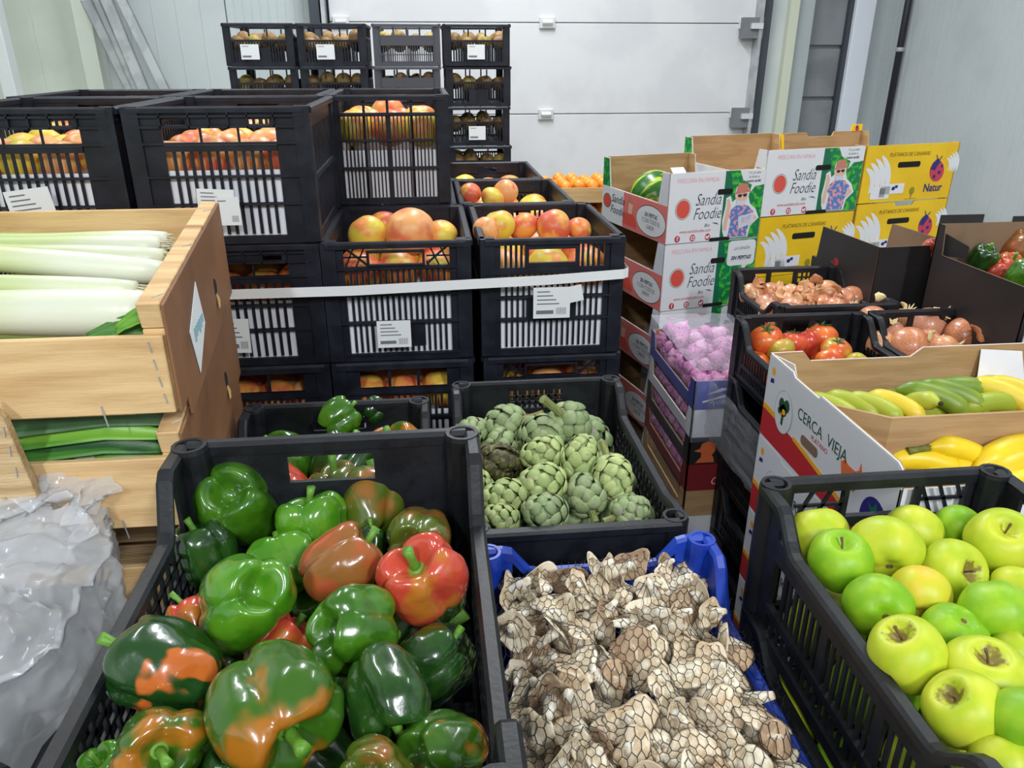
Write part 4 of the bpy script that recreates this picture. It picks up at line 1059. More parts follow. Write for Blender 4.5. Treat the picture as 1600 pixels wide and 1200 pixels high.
for i in range(9): 
    p = (.66+(i % 3)*.075, 1.22+(i//3)*.10, .912); t = thing('tomato', 'tomato in the bottom layer of the tomato crate', 'tomato', p, (0,0,i), 'bottom layer of tomatoes'); ob('flesh', TV[0][i % 2], None, t, sc=(.03,.03,.03))

# onions
ONI = [lump_mesh('bulb', .92, 3, .02, -.02, -.04, s, neck=.28) for s in (1,2,3)]
ONM = [mat('copper onion skin', srgb(206,138,98), .30, srgb(186,114,78), 3, stretch=(5,5,.6), rnd=True, bump=.06, bscale=20, coat=.25), mat('pale onion skin', srgb(220,166,122), .33, srgb(198,136,96), 3, stretch=(5,5,.6), rnd=True, coat=.2),
       mat('pinkish onion skin', srgb(202,134,112), .33, srgb(208,150,116), 3, stretch=(5,5,.6), rnd=True, coat=.2)]
OV = [variants(m, ONM) for m in ONI]
ROOT = mat('onion root', srgb(222,200,150), .9); FLK = mat('loose onion skin', srgb(190,120,78), .5, srgb(214,160,112), 3, rnd=True)
def tuft(r, n, rn, zz=1.0, up=1):
    mb = MB()
    for k in range(n):
        a = rn.uniform(0,6.28); q = rn.uniform(.1,.5)
        mb.tube([(0,0,zz*.8*up),(q*.4*math.cos(a),q*.4*math.sin(a),(zz*.8+.25)*up),(q*math.cos(a),q*math.sin(a),(zz*.8+rn.uniform(.4,.7))*up)], [.10,.07,.02], 5)
    return mb
TUFT = [tuft(1, 5, random.Random(s)).mesh('dry_neck', True) for s in range(3)]
def onion(p, r, k, d, lab, grp=None, tf=True):
    t = thing('onion', lab, 'onion', p, aim(d, p[0]*30), grp); v = int(p[0]*1000) % 3
    ob('bulb', OV[v][k], None, t, sc=(r,r,r))
    if tf: ob('dry_neck', TUFT[v], ROOT, t, sc=(r,r,r))
    return t
def opx(u, v, z, wpx, k, d, lab, tf=True): 
    p = at(u, v, z=z); onion(p, wpx/2*depth(p)/1200, k, d, lab, None, tf)
O_ = [(1363,504,.965,52,0,(.5,.75,.1),'large shiny copper onion at the left of the right hand onion crate',0),(1335,497,.955,36,1,(-.6,.1,.7),'pale onion with dry roots at the far left corner of the crate',1),
 (1393,522,.950,40,2,(.4,.6,-.2),'small pink onion beside the large shiny one',0),(1410,503,.950,44,1,(.1,-.3,.9),'onion with a pale dry neck in the back middle of the crate',1),
 (1450,508,.960,56,2,(.5,-.5,.7),'pinkish onion right of the middle with a split brown neck',1),(1505,525,.955,58,0,(.9,-.1,.3),'big onion at the right with a torn flake of skin',1),
 (1375,537,.950,44,1,(-.2,.5,.4),'pale copper onion at the left front of the crate',0),(1420,543,.950,66,0,(.2,.5,-.3),'large onion at the front centre above the cardboard rim',0),
 (1475,545,.945,44,1,(.7,-.5,.4),'pale onion at the front right',1),(1450,533,.945,40,0,(.3,-.8,.5),'onion with a dry brown top in the front row',1),(1385,495,.945,34,2,(0,.4,.9),'little onion behind the large shiny one',1)]
for q in O_: opx(*q[:7], bool(q[7]))
rn2 = random.Random(3)
for i in range(12): onion((.945+(i % 4)*.06, 1.22+(i//4)*.10, .915), .03, i % 3, (rn2.uniform(-1,1), rn2.uniform(-1,1), .6), 'onion in the bottom layer of the right hand onion crate', 'bottom layer of onions', False)
for i in range(20):
    x, y = .785+(i % 5)*.050, 1.56+(i//5)*.064; z = .945+rn2.uniform(-.006,.012)
    onion((x+rn2.uniform(-.01,.01), y, z), rn2.uniform(.026,.032), rn2.choice((0,1,1,2)), (rn2.uniform(-1,1), rn2.uniform(-1,.4), rn2.uniform(-.2,1)), 'dry skinned onion in the rear onion crate, %s row, %s' % (['front','second','third','back'][i//5], ['leftmost','second from left','middle','second from right','rightmost'][i % 5]), 'onions in the rear onion crate')
opx(1331,467,.955,40,0,(.5,.6,.2),'onion lying apart at the right end of the rear onion crate', False)
def flake(p, s, rot, lab, m):
    mb = MB(); N = 7; rs = []
    for i in range(N):
        rr = []
        for j in range(N):
            x, y = i/(N-1)*2-1, j/(N-1)*2-1; e = 1+.25*noise.noise(Vector((x*2+p[0]*90,y*2,p[1]*70)))
            rr.append((x*s*e*(1-.3*abs(y)), y*s*e*(1-.2*abs(x)), s*(.45*x*x-.3*y*y)+s*.3*noise.noise(Vector((x*1.5,y*1.5,p[0]*80)))))
        rs.append(rr)
    vs = [q for r in rs for q in r]; mb.v = vs+[(a,b,c-.0006) for a,b,c in vs]; n = N*N
    for i in range(N-1):
        for j in range(N-1):
            a = i*N+j; mb.f += [(a,a+1,a+N+1,a+N),(n+a,n+a+N,n+a+N+1,n+a+1)]
    ed = [i*N for i in range(N)]+[(N-1)*N+j for j in range(1,N)]+[i*N+N-1 for i in range(N-2,-1,-1)]+[j for j in range(N-2,0,-1)]
    for q in range(len(ed)): a, b = ed[q], ed[(q+1) % len(ed)]; mb.f.append((a,b,n+b,n+a))
    o = ob('onion_skin', smooth_mesh(mb), m, None, p, rot); tag(o, lab, 'onion skin', 'loose onion skins')
def smooth_mesh(mb): return mb.mesh('onion_skin', True)
for i in range(16):
    x, y = rn2.uniform(.79,1.0), rn2.uniform(1.55,1.76); flake(Vector((x,y,.978+rn2.uniform(0,.01))), rn2.uniform(.010,.020), (rn2.uniform(-1,1), rn2.uniform(-1,1), rn2.uniform(0,6)), 'loose papery onion skin on the heap in the rear onion crate', FLK)
FP = mat('pale onion skin flake', srgb(226,204,150), .6)
for i, (u, v, z, s) in enumerate(((1395,500,.985,.010),(1412,480,.995,.012),(1462,488,.99,.011),(1375,465,.99,.012),(1455,525,.985,.012),(1340,505,.98,.010))):
    flake(at(u,v,z=z), s, (1.0+i*.2, .6*i, i), 'pale dry onion skin standing up among the onions of the right hand crate', FP)
flake(at(1527,520,z=.985), .020, (.6,.5,.4), 'torn copper skin flake at the right end of the right hand onion crate', FLK)

# bananas
def banana_mesh(L, r, bend, seed):
    rn = random.Random(seed); mb = MB(); N = 16; rad = []; path = []
    for i in range(N+1):
        t = i/N; a = (t-.5)*bend; Rr = L/bend
        path.append((Rr*math.sin(a), 0, Rr*(math.cos(a)-1)))
        q = min(1, (t*5.5+.35))*min(1, ((1-t)*5+.22)); 
        rad.append(r*min(1, .30+.70*ss(min(1,t*4.2)))*min(1, .25+.75*ss(min(1,(1-t)*5))))
    mb.tube(path, rad, 10); st = MB(); p0 = Vector(path[0]); d = (Vector(path[0])-Vector(path[1])).normalized()
    st.tube([p0-d*.004, p0+d*r*.9, p0+d*r*1.7], [r*.34,r*.28,r*.36], 8)
    tp = MB(); p1 = Vector(path[-1]); d = (Vector(path[-1])-Vector(path[-2])).normalized(); tp.tube([p1-d*.001, p1+d*r*.25], [r*.27,r*.2], 8)
    return mb.mesh('banana', True), st.mesh('stem', True), tp.mesh('tip', True)
BM = [mat('green yellow banana peel', srgb(176,184,62), .4, srgb(150,166,48), 1.5, rnd=True, bump=.03), mat('yellow banana peel', srgb(226,200,62), .4, srgb(212,190,58), 10, rnd=True), mat('green banana peel', srgb(128,150,44), .4, srgb(104,132,36), 12, rnd=True),
      mat('bright yellow banana peel', srgb(242,210,36), .38, srgb(228,196,34), 10, rnd=True)]
BST = mat('banana stem', srgb(120,125,50), .6, srgb(90,80,40), 40); BTP = mat('banana tip', srgb(50,42,28), .8)
BME = [banana_mesh(.105, .0150, 1.0, 1), banana_mesh(.12, .0165, 1.15, 2), banana_mesh(.15, .0185, 1.0, 3)]
def bunch(lab, items, k):
    """items: (centre, direction of length, bulge direction, size index)"""
    c0 = sum((Vector(i[0]) for i in items), Vector())/len(items); t = thing('banana_bunch', lab, 'bananas', c0)
    for c, d, up, s in items:
        X = Vector(d).normalized(); Z = (Vector(up)-X*Vector(up).dot(X)).normalized(); Y = Z.cross(X)
        mt = Matrix.Translation(Vector(c)-c0) @ Matrix((X,Y,Z)).transposed().to_4x4()
        kk = k if isinstance(k, int) else k[items.index((c,d,up,s)) % len(k)]
        key = (s, kk)
        if key not in _bc: m = BME[s][0].copy(); m.materials.clear(); m.materials.append(BM[kk]); _bc[key] = m
        b = bpy.data.objects.new('banana', _bc[key]); col.objects.link(b); b.parent = t; b.matrix_local = mt
        ob('stem', BME[s][1], BST, b); ob('tip', BME[s][2], BTP, b)
    return t
_bc = {}
BZ = .985
bunch('hand of pale green bananas at the left of the upper banana compartment', [(at(1300+i*34, 632-(i % 2)*3, z=BZ+.004*i), (.62-.03*i,-.72,-.10), (.35,.25,.9), 0) for i in range(4)], (0,0,0,1))
bunch('single upright banana end between the two bananas hands of the upper compartment', [(at(1428,628,z=BZ+.01), (.15,-.75,.55), (0,.5,.9), 0)], 0)
bunch('dark green hand of bananas in the middle of the upper compartment', [(at(1462,617,z=BZ+.02), (.75,-.5,-.2), (.1,.4,.9), 1), (at(1490,612,z=BZ+.022), (.8,-.5,-.2), (.1,.4,.9), 1), (at(1516,604,z=BZ+.02), (.95,-.2,-.1), (0,.3,.95), 1)], 2)
bunch('green banana lying sideways at the right of the upper compartment', [(at(1548,628,z=BZ+.01), (.98,.05,0), (0,-.1,1), 1), (at(1440,642,z=BZ-.008), (.98,0,0), (0,-.1,1), 0)], 0)
bunch('yellow bananas at the far right of the upper compartment', [(at(1570,612,z=BZ+.02), (.65,-.65,-.2), (.3,.3,.9), 1), (at(1596,610,z=BZ+.02), (.65,-.65,-.2), (.3,.3,.9), 1), (at(1540,600,z=BZ+.005), (.9,.2,0), (0,0,1), 0)], 1)
bunch('pale bananas lying flat under the green hand in the upper compartment', [(at(1405,622,z=BZ-.01), (.9,.3,0), (0,0,1), 0), (at(1520,622,z=BZ-.012), (.95,.1,0), (0,0,1), 1)], 0)
for i in range(6): bunch('banana in the bottom layer of the banana box', [((.63+.075*i, 1.0+.02*(i % 2), .935), (.9,.2*(-1)**i,0), (0,0,1), 1)], 0)
for o in [o for o in bpy.data.objects if o.name.startswith('banana_bunch') and 'bottom layer' in o.get('label','')]: o['group'] = 'bottom layer of bananas'
LZ = .985
bunch('yellow bananas at the left of the lower compartment, behind the apple crate rim', [(at(1442,717,z=LZ), (.9,-.25,-.05), (0,.2,1), 1), (at(1500,730,z=LZ-.012), (.99,.02,0), (0,.1,1), 2)], 3)
bunch('yellow banana with its green stem end up in the lower compartment', [(at(1512,706,z=LZ+.01), (.9,-.1,-.4), (.3,.2,.9), 1)], 3)
bunch('bright yellow hand of bananas at the right edge of the lower compartment', [(at(1582,700,z=LZ+.015), (.97,.25,.05), (-.1,.3,1), 2), (at(1596,722,z=LZ+.003), (.97,.22,.05), (-.1,.2,1), 2), (at(1600,752,z=LZ-.01), (.97,.2,.0), (-.1,.2,1), 2)], 3)
for i in range(4): bunch('banana in the bottom layer of the lower compartment', [((.65+.09*i, .80, .935), (.95,.1,0), (0,0,1), 1)], 1)['group'] = 'bottom layer of the lower compartment'

# leeks
def leek(p0, p1, r0, r1, lab, m, sag=.01, roots=False):
    p0, p1 = Vector(p0), Vector(p1); t = thing('leek', lab, 'leek', p0); mb = MB(); N = 14; pa, ra = [], []
    for i in range(N+1):
        q = i/N; pa.append((p1-p0)*q+Vector((0,.006*math.sin(q*5+p0.x*9),-sag*math.sin(PI*q)))); ra.append(r0+(r1-r0)*q+.0015*math.sin(q*9))
    ra[0] *= .8; ra[-1] *= .9
    mb.tube(pa, ra, 16); smooth(ob('shaft', mb, m, t))
    d = (p1-p0).normalized(); rt = MB(); rn = random.Random(int(p0.y*1e4))
    for k in range(14):
        a = rn.uniform(0,6.28); q = rn.uniform(.2,.8)*r1; b = p1-p0+Vector((0,q*math.cos(a),q*math.sin(a)))
        rt.tube([b-d*.004, b+d*rn.uniform(.005,.014)+Vector((0,rn.uniform(-.004,.004),rn.uniform(-.006,.002)))], [.0012,.0007], 4)
    ob('roots', rt, mat('leek roots', srgb(214,208,180), .9), t); return t
def leekmat(name, stops):
    m = bpy.data.materials.new(name); m.use_nodes = True; nt = m.node_tree; N = nt.nodes; L = nt.links; b = N['Principled BSDF']; b.inputs['Roughness'].default_value = .35
    tc = N.new('ShaderNodeTexCoord'); sx = N.new('ShaderNodeSeparateXYZ'); L.new(tc.outputs['Object'], sx.inputs[0])
    r = N.new('ShaderNodeMapRange'); r.inputs[1].default_value = 0; r.inputs[2].default_value = .40; L.new(sx.outputs[0], r.inputs[0])
    nz = N.new('ShaderNodeTexNoise'); nz.inputs['Scale'].default_value = 30; mp = N.new('ShaderNodeMapping'); mp.inputs['Scale'].default_value = (.15,3,3); L.new(tc.outputs['Object'], mp.inputs[0]); L.new(mp.outputs[0], nz.inputs['Vector'])
    ma = N.new('ShaderNodeMath'); ma.operation = 'MULTIPLY_ADD'; ma.inputs[1].default_value = .3; L.new(nz.outputs[0], ma.inputs[0]); L.new(r.outputs[0], ma.inputs[2])
    cr = N.new('ShaderNodeValToRGB'); cr.color_ramp.elements[0].position = 0; cr.color_ramp.elements[0].color = (*stops[0][1],1); cr.color_ramp.elements[1].position = 1; cr.color_ramp.elements[1].color = (*stops[-1][1],1)
    for q, c in stops[1:-1]: e = cr.color_ramp.elements.new(q); e.color = (*c,1)
    L.new(ma.outputs[0], cr.inputs[0]); L.new(cr.outputs[0], b.inputs['Base Color']); return m
LK = leekmat('leek shaft', [(0,srgb(132,168,66)),(.4,srgb(176,198,108)),(.8,srgb(204,212,160)),(1,srgb(222,224,204))])
LK2 = leekmat('greener leek shaft', [(0,srgb(110,150,50)),(.4,srgb(158,188,90)),(.8,srgb(190,204,136)),(1,srgb(214,218,190))])
LW, LY0, LY1 = .50, .805, 1.295
LX = -.285
def leek_crate(z0, H, lab, lean):
    c = thing('leek_crate', lab, 'crate', (LX-lean, LY0, z0)); x0 = -.52; fH = .090
    def plank(name, q, m=WOOD): return bevel(ob(name, q, m, c), .0012, 1)
    # front and back planks, bottom slats
    q = MB(); q.box(x0, .0, .0, -.003, .009, fH); plank('plank', q)
    q = MB(); q.box(x0, LY1-LY0-.02, .045, -.052, LY1-LY0-.01, .140); plank('plank', q)
    q = MB(); q.box(x0, LY1-LY0-.02, -.0, -.052, LY1-LY0-.01, .040); plank('plank', q)
    for k in range(5): q = MB(); q.box(x0, .012+k*.094, -.006, -.05, .012+k*.094+.082, -.001); plank('slat', q, WOODB)
    # end: thick frame and brown hardboard skin; the far corner sits a little higher
    for xe in (0, x0+.02):
        yb = LY1-LY0
        t_ = .024
        def P(x, y, z): return (xe+x-.055*y/yb*(1 if xe == 0 else 0), y, z)
        zt = lambda y: H+.022*y/yb
        q = MB(); q.hexa([P(-t_,.009,zt(0)-.030),P(0,.009,zt(0)-.030),P(0,yb,zt(yb)-.030),P(-t_,yb,zt(yb)-.030),P(-t_,.0,zt(0)),P(0,.0,zt(0)),P(0,yb,zt(yb)),P(-t_,yb,zt(yb))]); plank('end_rail', q)
        q = MB(); q.hexa([P(-t_,.0095,.0),P(0,.0095,.0),P(0,.034,.0),P(-t_,.034,.0),P(-t_,.0095,zt(0)-.031),P(0,.0095,zt(0)-.031),P(0,.034,zt(0)-.031),P(-t_,.034,zt(0)-.031)]); plank('corner_batten', q)
        q = MB(); q.hexa([P(-t_,yb-.034,.0),P(0,yb-.034,.0),P(0,yb-.001,.0),P(-t_,yb-.001,.0),P(-t_,yb-.034,zt(yb)-.031),P(0,yb-.034,zt(yb)-.031),P(0,yb-.001,zt(yb)-.031),P(-t_,yb-.001,zt(yb)-.031)]); plank('corner_batten', q)
        s = 1 if xe == 0 else -1; a, b = (.0005,.004) if s > 0 else (-t_-.004,-t_-.0005)
        q = MB(); ys_ = .05; q.hexa([P(a,.002,.0),P(b,.002,.0),P(b,ys_,.0),P(a,ys_,.0),P(a,.002,zt(0)-.002),P(b,.002,zt(0)-.002),P(b,ys_,zt(ys_)-.002),P(a,ys_,zt(ys_)-.002)]); q.hexa([P(a,ys_,-.026),P(b,ys_,-.026),P(b,yb,-.004),P(a,yb,-.004),P(a,ys_,zt(ys_)-.002),P(b,ys_,zt(ys_)-.002),P(b,yb,zt(yb)-.002),P(a,yb,zt(yb)-.002)]); plank('end_board', q, BOARD)
    # staples
    for k in range(4): q = MB(); q.tube([(-.010-.002*k,-.0008,.012+.02*k),(-.012-.002*k,-.0012,.024+.02*k)], .0008, 5); ob('staple', q, STEEL, c)
    for k in range(3): q = MB(); yy = .02+.2*k; q.tube([(-.010-.055*yy/.49,yy,H+.022*yy/.49+.0006),(.0-.055*yy/.49-.002,yy+.012,H+.022*(yy+.012)/.49+.0006)], .0008, 5); ob('staple', q, STEEL, c)
    for xx in (-.08,-.26): q = MB(); q.tube([(xx,-.001,.012),(xx+.004,-.003,-.012)], .0009, 5); ob('staple', q, STEEL, c)
    # hand hole with frayed rim in the end board
    yy, zz = .33, H*.40; q = MB(); q.lathe([(.0,0),(.008,0),(.008,.0008),(.0,.0008)], 12); o = ob('knot_hole', q, HOLE, c, (-.055*yy/.49+.0042,yy,zz), (0,PI/2,0), sc=(1.6,.9,1))
    q = MB(); rn = random.Random(8)
    for k in range(26):
        a = rn.uniform(-.6,.6); l = rn.uniform(.008,.022); q.tube([(0,0,-.010),(.003,l*math.sin(a)*.7,-.010-l*math.cos(a))], [.0012,.0006], 4)
    ob('splinters', q, mat('raw splinters', srgb(206,174,110), .9), c, (-.055*yy/.49+.0046,yy,zz))
    return c
lcA = leek_crate(1.135, .126, 'pale wooden crate of leeks with a brown board end, upper of two at left', 0)
lcB = leek_crate(1.135-.146, .122, 'pale wooden leek crate under the upper one, green leaves showing in the gap', .0055)
k = 0
for k in range(5): dup(lcB, (LX-.0055*(k+2), LY0, 1.135-.146*(k+2)), label='wooden leek crate %s below the two leek crates in view' % ORD[k+0])
pallet(LX-.27, LY0+.245, .50, .48, 1.135-.146*6-.007, 'wooden pallet under the leek crates')
# diamond paper on the brown board
q = MB(); yb = LY1-LY0
pp = [(at(u, v, x=-.300)) for u, v in ((306,440),(324,503),(306,583),(285,520))]
pc = [(p.y-LY0, p.z-1.135) for p in pp]
f = lambda y, e: (-.055*y/yb+.0046+e, y)
q.hexa([(*f(pc[i][0],0), pc[i][1]) for i in range(4)]+[(*f(pc[i][0],.0008), pc[i][1]) for i in range(4)]); dl = ob('paper_label', q, LABELP, lcA, label='white diamond shaped paper label')
q = MB(); cy_, cz_ = sum(p[0] for p in pc)/4, sum(p[1] for p in pc)/4
for k in range(6): y_ = cy_-.03+.012*k; q.box(f(y_,.0009)[0]-.0006, y_, cz_-.010+.003*(k % 3), f(y_,.0016)[0]-.0002, y_+.006, cz_+.008)
ob('printed_lines', q, mat('pale teal print', srgb(150,185,195), .6), dl)
def lpx(u0, v0, u1, v1, y, r0, r1, m, lab):
    a, b = at(u0, v0, y=y), at(u1, v1, y=y); a = a+(a-b)*(( -.77-a.x)/(a.x-b.x)) if a.x > -.77 else a
    tag(leek(a, b, r0, r1, '', m, 0), lab, 'leek')
lpx(0,490,240,486,.866,.0265,.0255,LK,'thickest white leek lying at the front of the upper crate')
lpx(0,406,255,424,.960,.0205,.0150,LK,'pale leek slanting across the top of the upper crate')
lpx(0,446,215,452,.918,.0130,.0120,LK2,'thin greenish leek between the front leek and the slanting one')
lpx(60,400,258,404,1.03,.0150,.0150,LK2,'greenish white leek behind the slanting one in the upper crate')
lpx(60,388,252,386,1.12,.0170,.0170,LK,'white leek in the fourth row of the upper crate')
lpx(60,382,262,378,1.21,.0170,.0180,LK,'whitest leek end lying at the back plank of the upper crate')
for i, yy in enumerate((.86,.92,.98,1.04,1.10,1.17,1.23)): tag(leek((-.77,yy,1.150),(-.345,yy,1.150),.013,.013,'',LK2,0), 'leek in the bottom layer of the upper leek crate', 'leek', 'bottom layer of leeks')
LF = mat('leek leaf', srgb(74,128,52), .4, srgb(36,78,40), 4, stretch=(1,14,14), rnd=True, bump=.1); LFD = mat('dark leek leaf', srgb(52,90,52), .5, srgb(92,124,88), 4, stretch=(1,14,14), rnd=True); LFL = mat('bright leek leaf', srgb(120,172,60), .4, srgb(84,144,50), 4, stretch=(1,14,14), rnd=True)
def leaf(pts, wds, m, lab, fold=.3, tilt=0):
    """long folded leaf along pts"""
    mb = MB(); pts = [Vector(p) for p in pts]; rs = []
    P = []
    for i in range(len(pts)-1):
        for k in range(4): q = k/4; P.append((pts[i].lerp(pts[i+1], q), wds[i]+(wds[i+1]-wds[i])*q))
    P.append((pts[-1], wds[-1]))
    for i, (p, wd) in enumerate(P):
        a = tilt; s = Vector((0,math.cos(a),math.sin(a))); n = Vector((0,-math.sin(a),math.cos(a))); wv = .25*math.sin(i*.9+p.y*40)
        rr = [p+s*wd*x+n*wd*(fold*abs(x)+wv*.3*x) for x in (-1,-.5,0,.5,1)]
        rs.append(rr+[q-n*.0012 for q in rr[::-1]])
    mb.rings(rs, True); o = ob('leek_leaf', mb.mesh('leek_leaf', True), m); tag(o, lab, 'leaf'); return o
leaf([(-.60,.93,1.214),(-.45,.925,1.215),(-.36,.915,1.219),(-.325,.91,1.214)], [.006,.014,.014,.006], LFD, 'dark green leek leaf lying behind the thick front leek', .25)
leaf([at(135,527,y=.832),at(170,516,y=.834),at(205,508,y=.836),at(238,512,y=.838)], [.004,.009,.012,.009], LF, 'folded dark leek leaf end at the front right corner of the upper crate', .4, 1.1)
leaf([at(182,520,y=.828),at(200,507,y=.829),at(218,498,y=.830),at(238,492,y=.832)], [.006,.009,.010,.010], LFL, 'curled bright green leaf end standing at the end board', .9, .9)
gz = 1.082
for i, (y, z, wd, m, lab) in enumerate(((.826,1.066,.020,LFL,'bright green leek leaf nearest the front in the lower leek crate'),(.829,1.084,.014,LF,'mid green leek leaf second from the front in the lower leek crate'),(.836,1.098,.014,LFL,'dark leek leaf above the bright ones in the lower leek crate'),
        (.846,1.112,.016,LFD,'dark drooping leek leaf in the gap under the upper crate'),(.868,1.120,.016,LF,'green leek leaf deep in the gap of the lower crate'),(1.0,1.095,.03,LFD,'broad dark leek leaf deep in the lower leek crate'))):
    leaf([(-.76,y,z),(-.60,y+.004,z+.004),(-.48,y-.004,z-.003),(-.38,y,z+.004),(-.315,y+.002,z-.006)], [wd,wd*1.1,wd,wd*.9,wd*.45], m, lab, .35, .75)
for i, yy in enumerate((.86,.93,1.0,1.07,1.15,1.22)): tag(leek((-.77,yy,1.03),(-.345,yy,1.03),.030,.026,'',LK2,0), 'leek lying in the lower leek crate under the leaves', 'leek', 'leeks of the lower crate')
# plank of another crate at the left edge
q = MB(); a, b, c, d = at(-30,625,y=.775), at(5,655,y=.775), at(58,778,y=.775), at(-30,800,y=.775)
q.hexa([(v.x,.775,v.z) for v in (a,b,c,d)]+[(v.x,.787,v.z) for v in (a,b,c,d)])
fc = thing('fruit_box', 'cut off end of a pale wooden box at the left edge, by the leeks', 'box', (a.x, .775, d.z)); o = bevel(ob('plank', q, WOODB, fc), .001, 1); o.location = (-a.x, -.775, -d.z)
for u, v in ((6,675),(15,705),(25,738)):
    p_ = at(u,v,y=.7745); q = MB(); q.tube([(p_.x,.774,p_.z-.006),(p_.x+.001,.774,p_.z+.006)], .0008, 5); o = ob('staple', q, STEEL, fc); o.location = (-a.x,-.775,-d.z)
# mangoes
MGM = [mat('mango skin orange', srgb(232,150,72), .4, srgb(214,96,66), 1.1, lo=.42, hi=.62, c3=srgb(206,190,70), scale3=1.0, lo3=.56, hi3=.7, rnd=True), mat('mango skin red', srgb(216,100,70), .4, srgb(236,166,80), 1.2, lo=.45, hi=.65, rnd=True),
       mat('mango skin yellow', srgb(222,196,70), .4, srgb(230,140,72), 1.1, lo=.45, hi=.66, rnd=True), mat('mango skin peach', srgb(236,168,104), .4, srgb(222,116,80), 1.2, lo=.48, hi=.7, rnd=True)]
MGV = [variants(lump_mesh('mango', h, 2, .05, .08, .02, s, 28, 18), MGM) for s, h in ((1,.88),(2,.94),(3,.82))]
rm = random.Random(77)
def mango(p, r, v, k, lab, grp):
    o = bpy.data.objects.new('mango', MGV[v][k]); col.objects.link(o); o.location = p; o.scale = (r,r,r); o.rotation_euler = (rm.uniform(-.6,.6), rm.uniform(-.6,.6), rm.uniform(0,6)); return tag(o, lab, 'mango', grp)
MGR = [('L1_0',.325,0,'far left top crate'),('L2_0',.325,0,'windowed crate beside it'),('L2_1',.325,0,'crate right of the leeks'),('C2',.292,1,'crate with the arched handle'),('R1',.292,1,'crate with the torn label'),
       ('C1',.282,2,'fine barred crate'),('C3',.292,0,'crate below the arched handle crate'),('R12',.292,0,'crate below the torn label crate'),('R2',.282,1,'crate with two handle holes'),('R3',.282,1,'rearmost right crate'),
       ('CB1',.282,0,'crate under the fine barred crate'),('L2_2',.325,0,'low left crate by the brown board'),('LB1',.325,0,'far left second row crate'),('LB2',.325,0,'second row crate behind the windows')]
for key, W_, heap, what in MGR:
    c = M[key]; nx = 4 if W_ > .3 else 3; x0, y0, z0 = c.location
    for j in range(4):
        for i in range(nx):
            r = .0445 if nx == 3 else .0395
            x = x0+(i-(nx-1)/2)*(W_-.05)/nx+rm.uniform(-.003,.003); y = y0+(j-1.5)*.087+rm.uniform(-.003,.003)
            z = z0+.148+rm.uniform(-.004,.008)+(.018 if heap else 0)
            mango((x,y,z), r*rm.uniform(.95,1.03), rm.randrange(3), rm.choice((0,0,1,2,3)), 'mango in the %s, %s row, %s' % (what, ['front','second','third','back'][j], (['leftmost','middle','rightmost'] if nx == 3 else ['leftmost','second from left','third from left','rightmost'])[i]), 'mangoes in the %s' % what)
def mpx(u, v, y, wpx, k, key, lab=None):
    p = at(u, v, y=y); r = wpx/2*depth(p)/1200; what = [q[3] for q in MGR if q[0] == key][0]
    mango(p, r, int(u) % 3, k, lab or 'mango heaped on top of the others in the %s' % what, None if lab else 'top mangoes in the %s' % what)
mpx(640,362,1.62,76,3,'C2','biggest peach coloured mango on top of the crate with the arched handle'); mpx(574,366,1.62,60,2,'C2','yellow green mango with a red blush at the left of the arched handle crate')
mpx(602,352,1.74,50,1,'C2','reddish mango tucked behind the two large ones in the arched handle crate'); mpx(690,368,1.64,52,2,'C2','yellow mango at the right of the arched handle crate')
mpx(606,176,2.03,52,0,'C1','golden mango topping the heap in the fine barred crate'); mpx(578,192,2.0,46,3,'C1'); mpx(652,188,2.0,46,2,'C1'); mpx(628,188,2.0,40,1,'C1')
for u, v, y, w_, k in ((760,360,1.62,44,3),(780,352,1.64,52,2),(818,354,1.66,48,0),(865,354,1.64,56,1),(905,358,1.66,40,0)): mpx(u, v, y, w_, k, 'R1')
for u, v, y, w_, k in ((790,300,2.03,40,3),(735,302,2.03,34,1),(770,310,2.0,38,2)): mpx(u, v, y, w_, k, 'R2')
# small brown fruit of the far stacks
KWM = [mat('brown fruit skin', srgb(150,120,66), .6, srgb(120,92,52), 2, rnd=True), mat('yellow brown fruit skin', srgb(178,160,84), .6, srgb(150,124,62), 2, rnd=True), mat('russet fruit skin', srgb(132,98,64), .6, srgb(158,124,76), 2, rnd=True)]
KWV = variants(lump_mesh('fruit', .9, 2, .05, .05, .03, 4, 16, 10), KWM)
for ci, k, c in FC:
    if k > 5 or (ci < 3 and k > 1): continue
    for j in range(3 if k == 0 else 2):
        for i in range(4):
            x = c.location.x+(i-1.5)*.062+rm.uniform(-.006,.006); y = c.location.y-.125+j*.068; z = c.location.z+.085+rm.uniform(-.01,.02)
            o = bpy.data.objects.new('fruit', KWV[rm.choice((0,0,1,2))]); col.objects.link(o); o.location = (x,y,z); r = rm.uniform(.028,.034); o.scale = (r,r,r); o.rotation_euler = (rm.uniform(0,3),rm.uniform(0,3),0)
            tag(o, 'brown fruit, %s row %s, %s crate, far stack %s' % (['front','second','third'][j], ['far left','left','right','far right'][i], TOPS[k], ['at left end','second from left','third from left','at right end'][ci]), 'fruit', 'brown fruit in far crate %d of stack %d' % (k+1, ci+1))

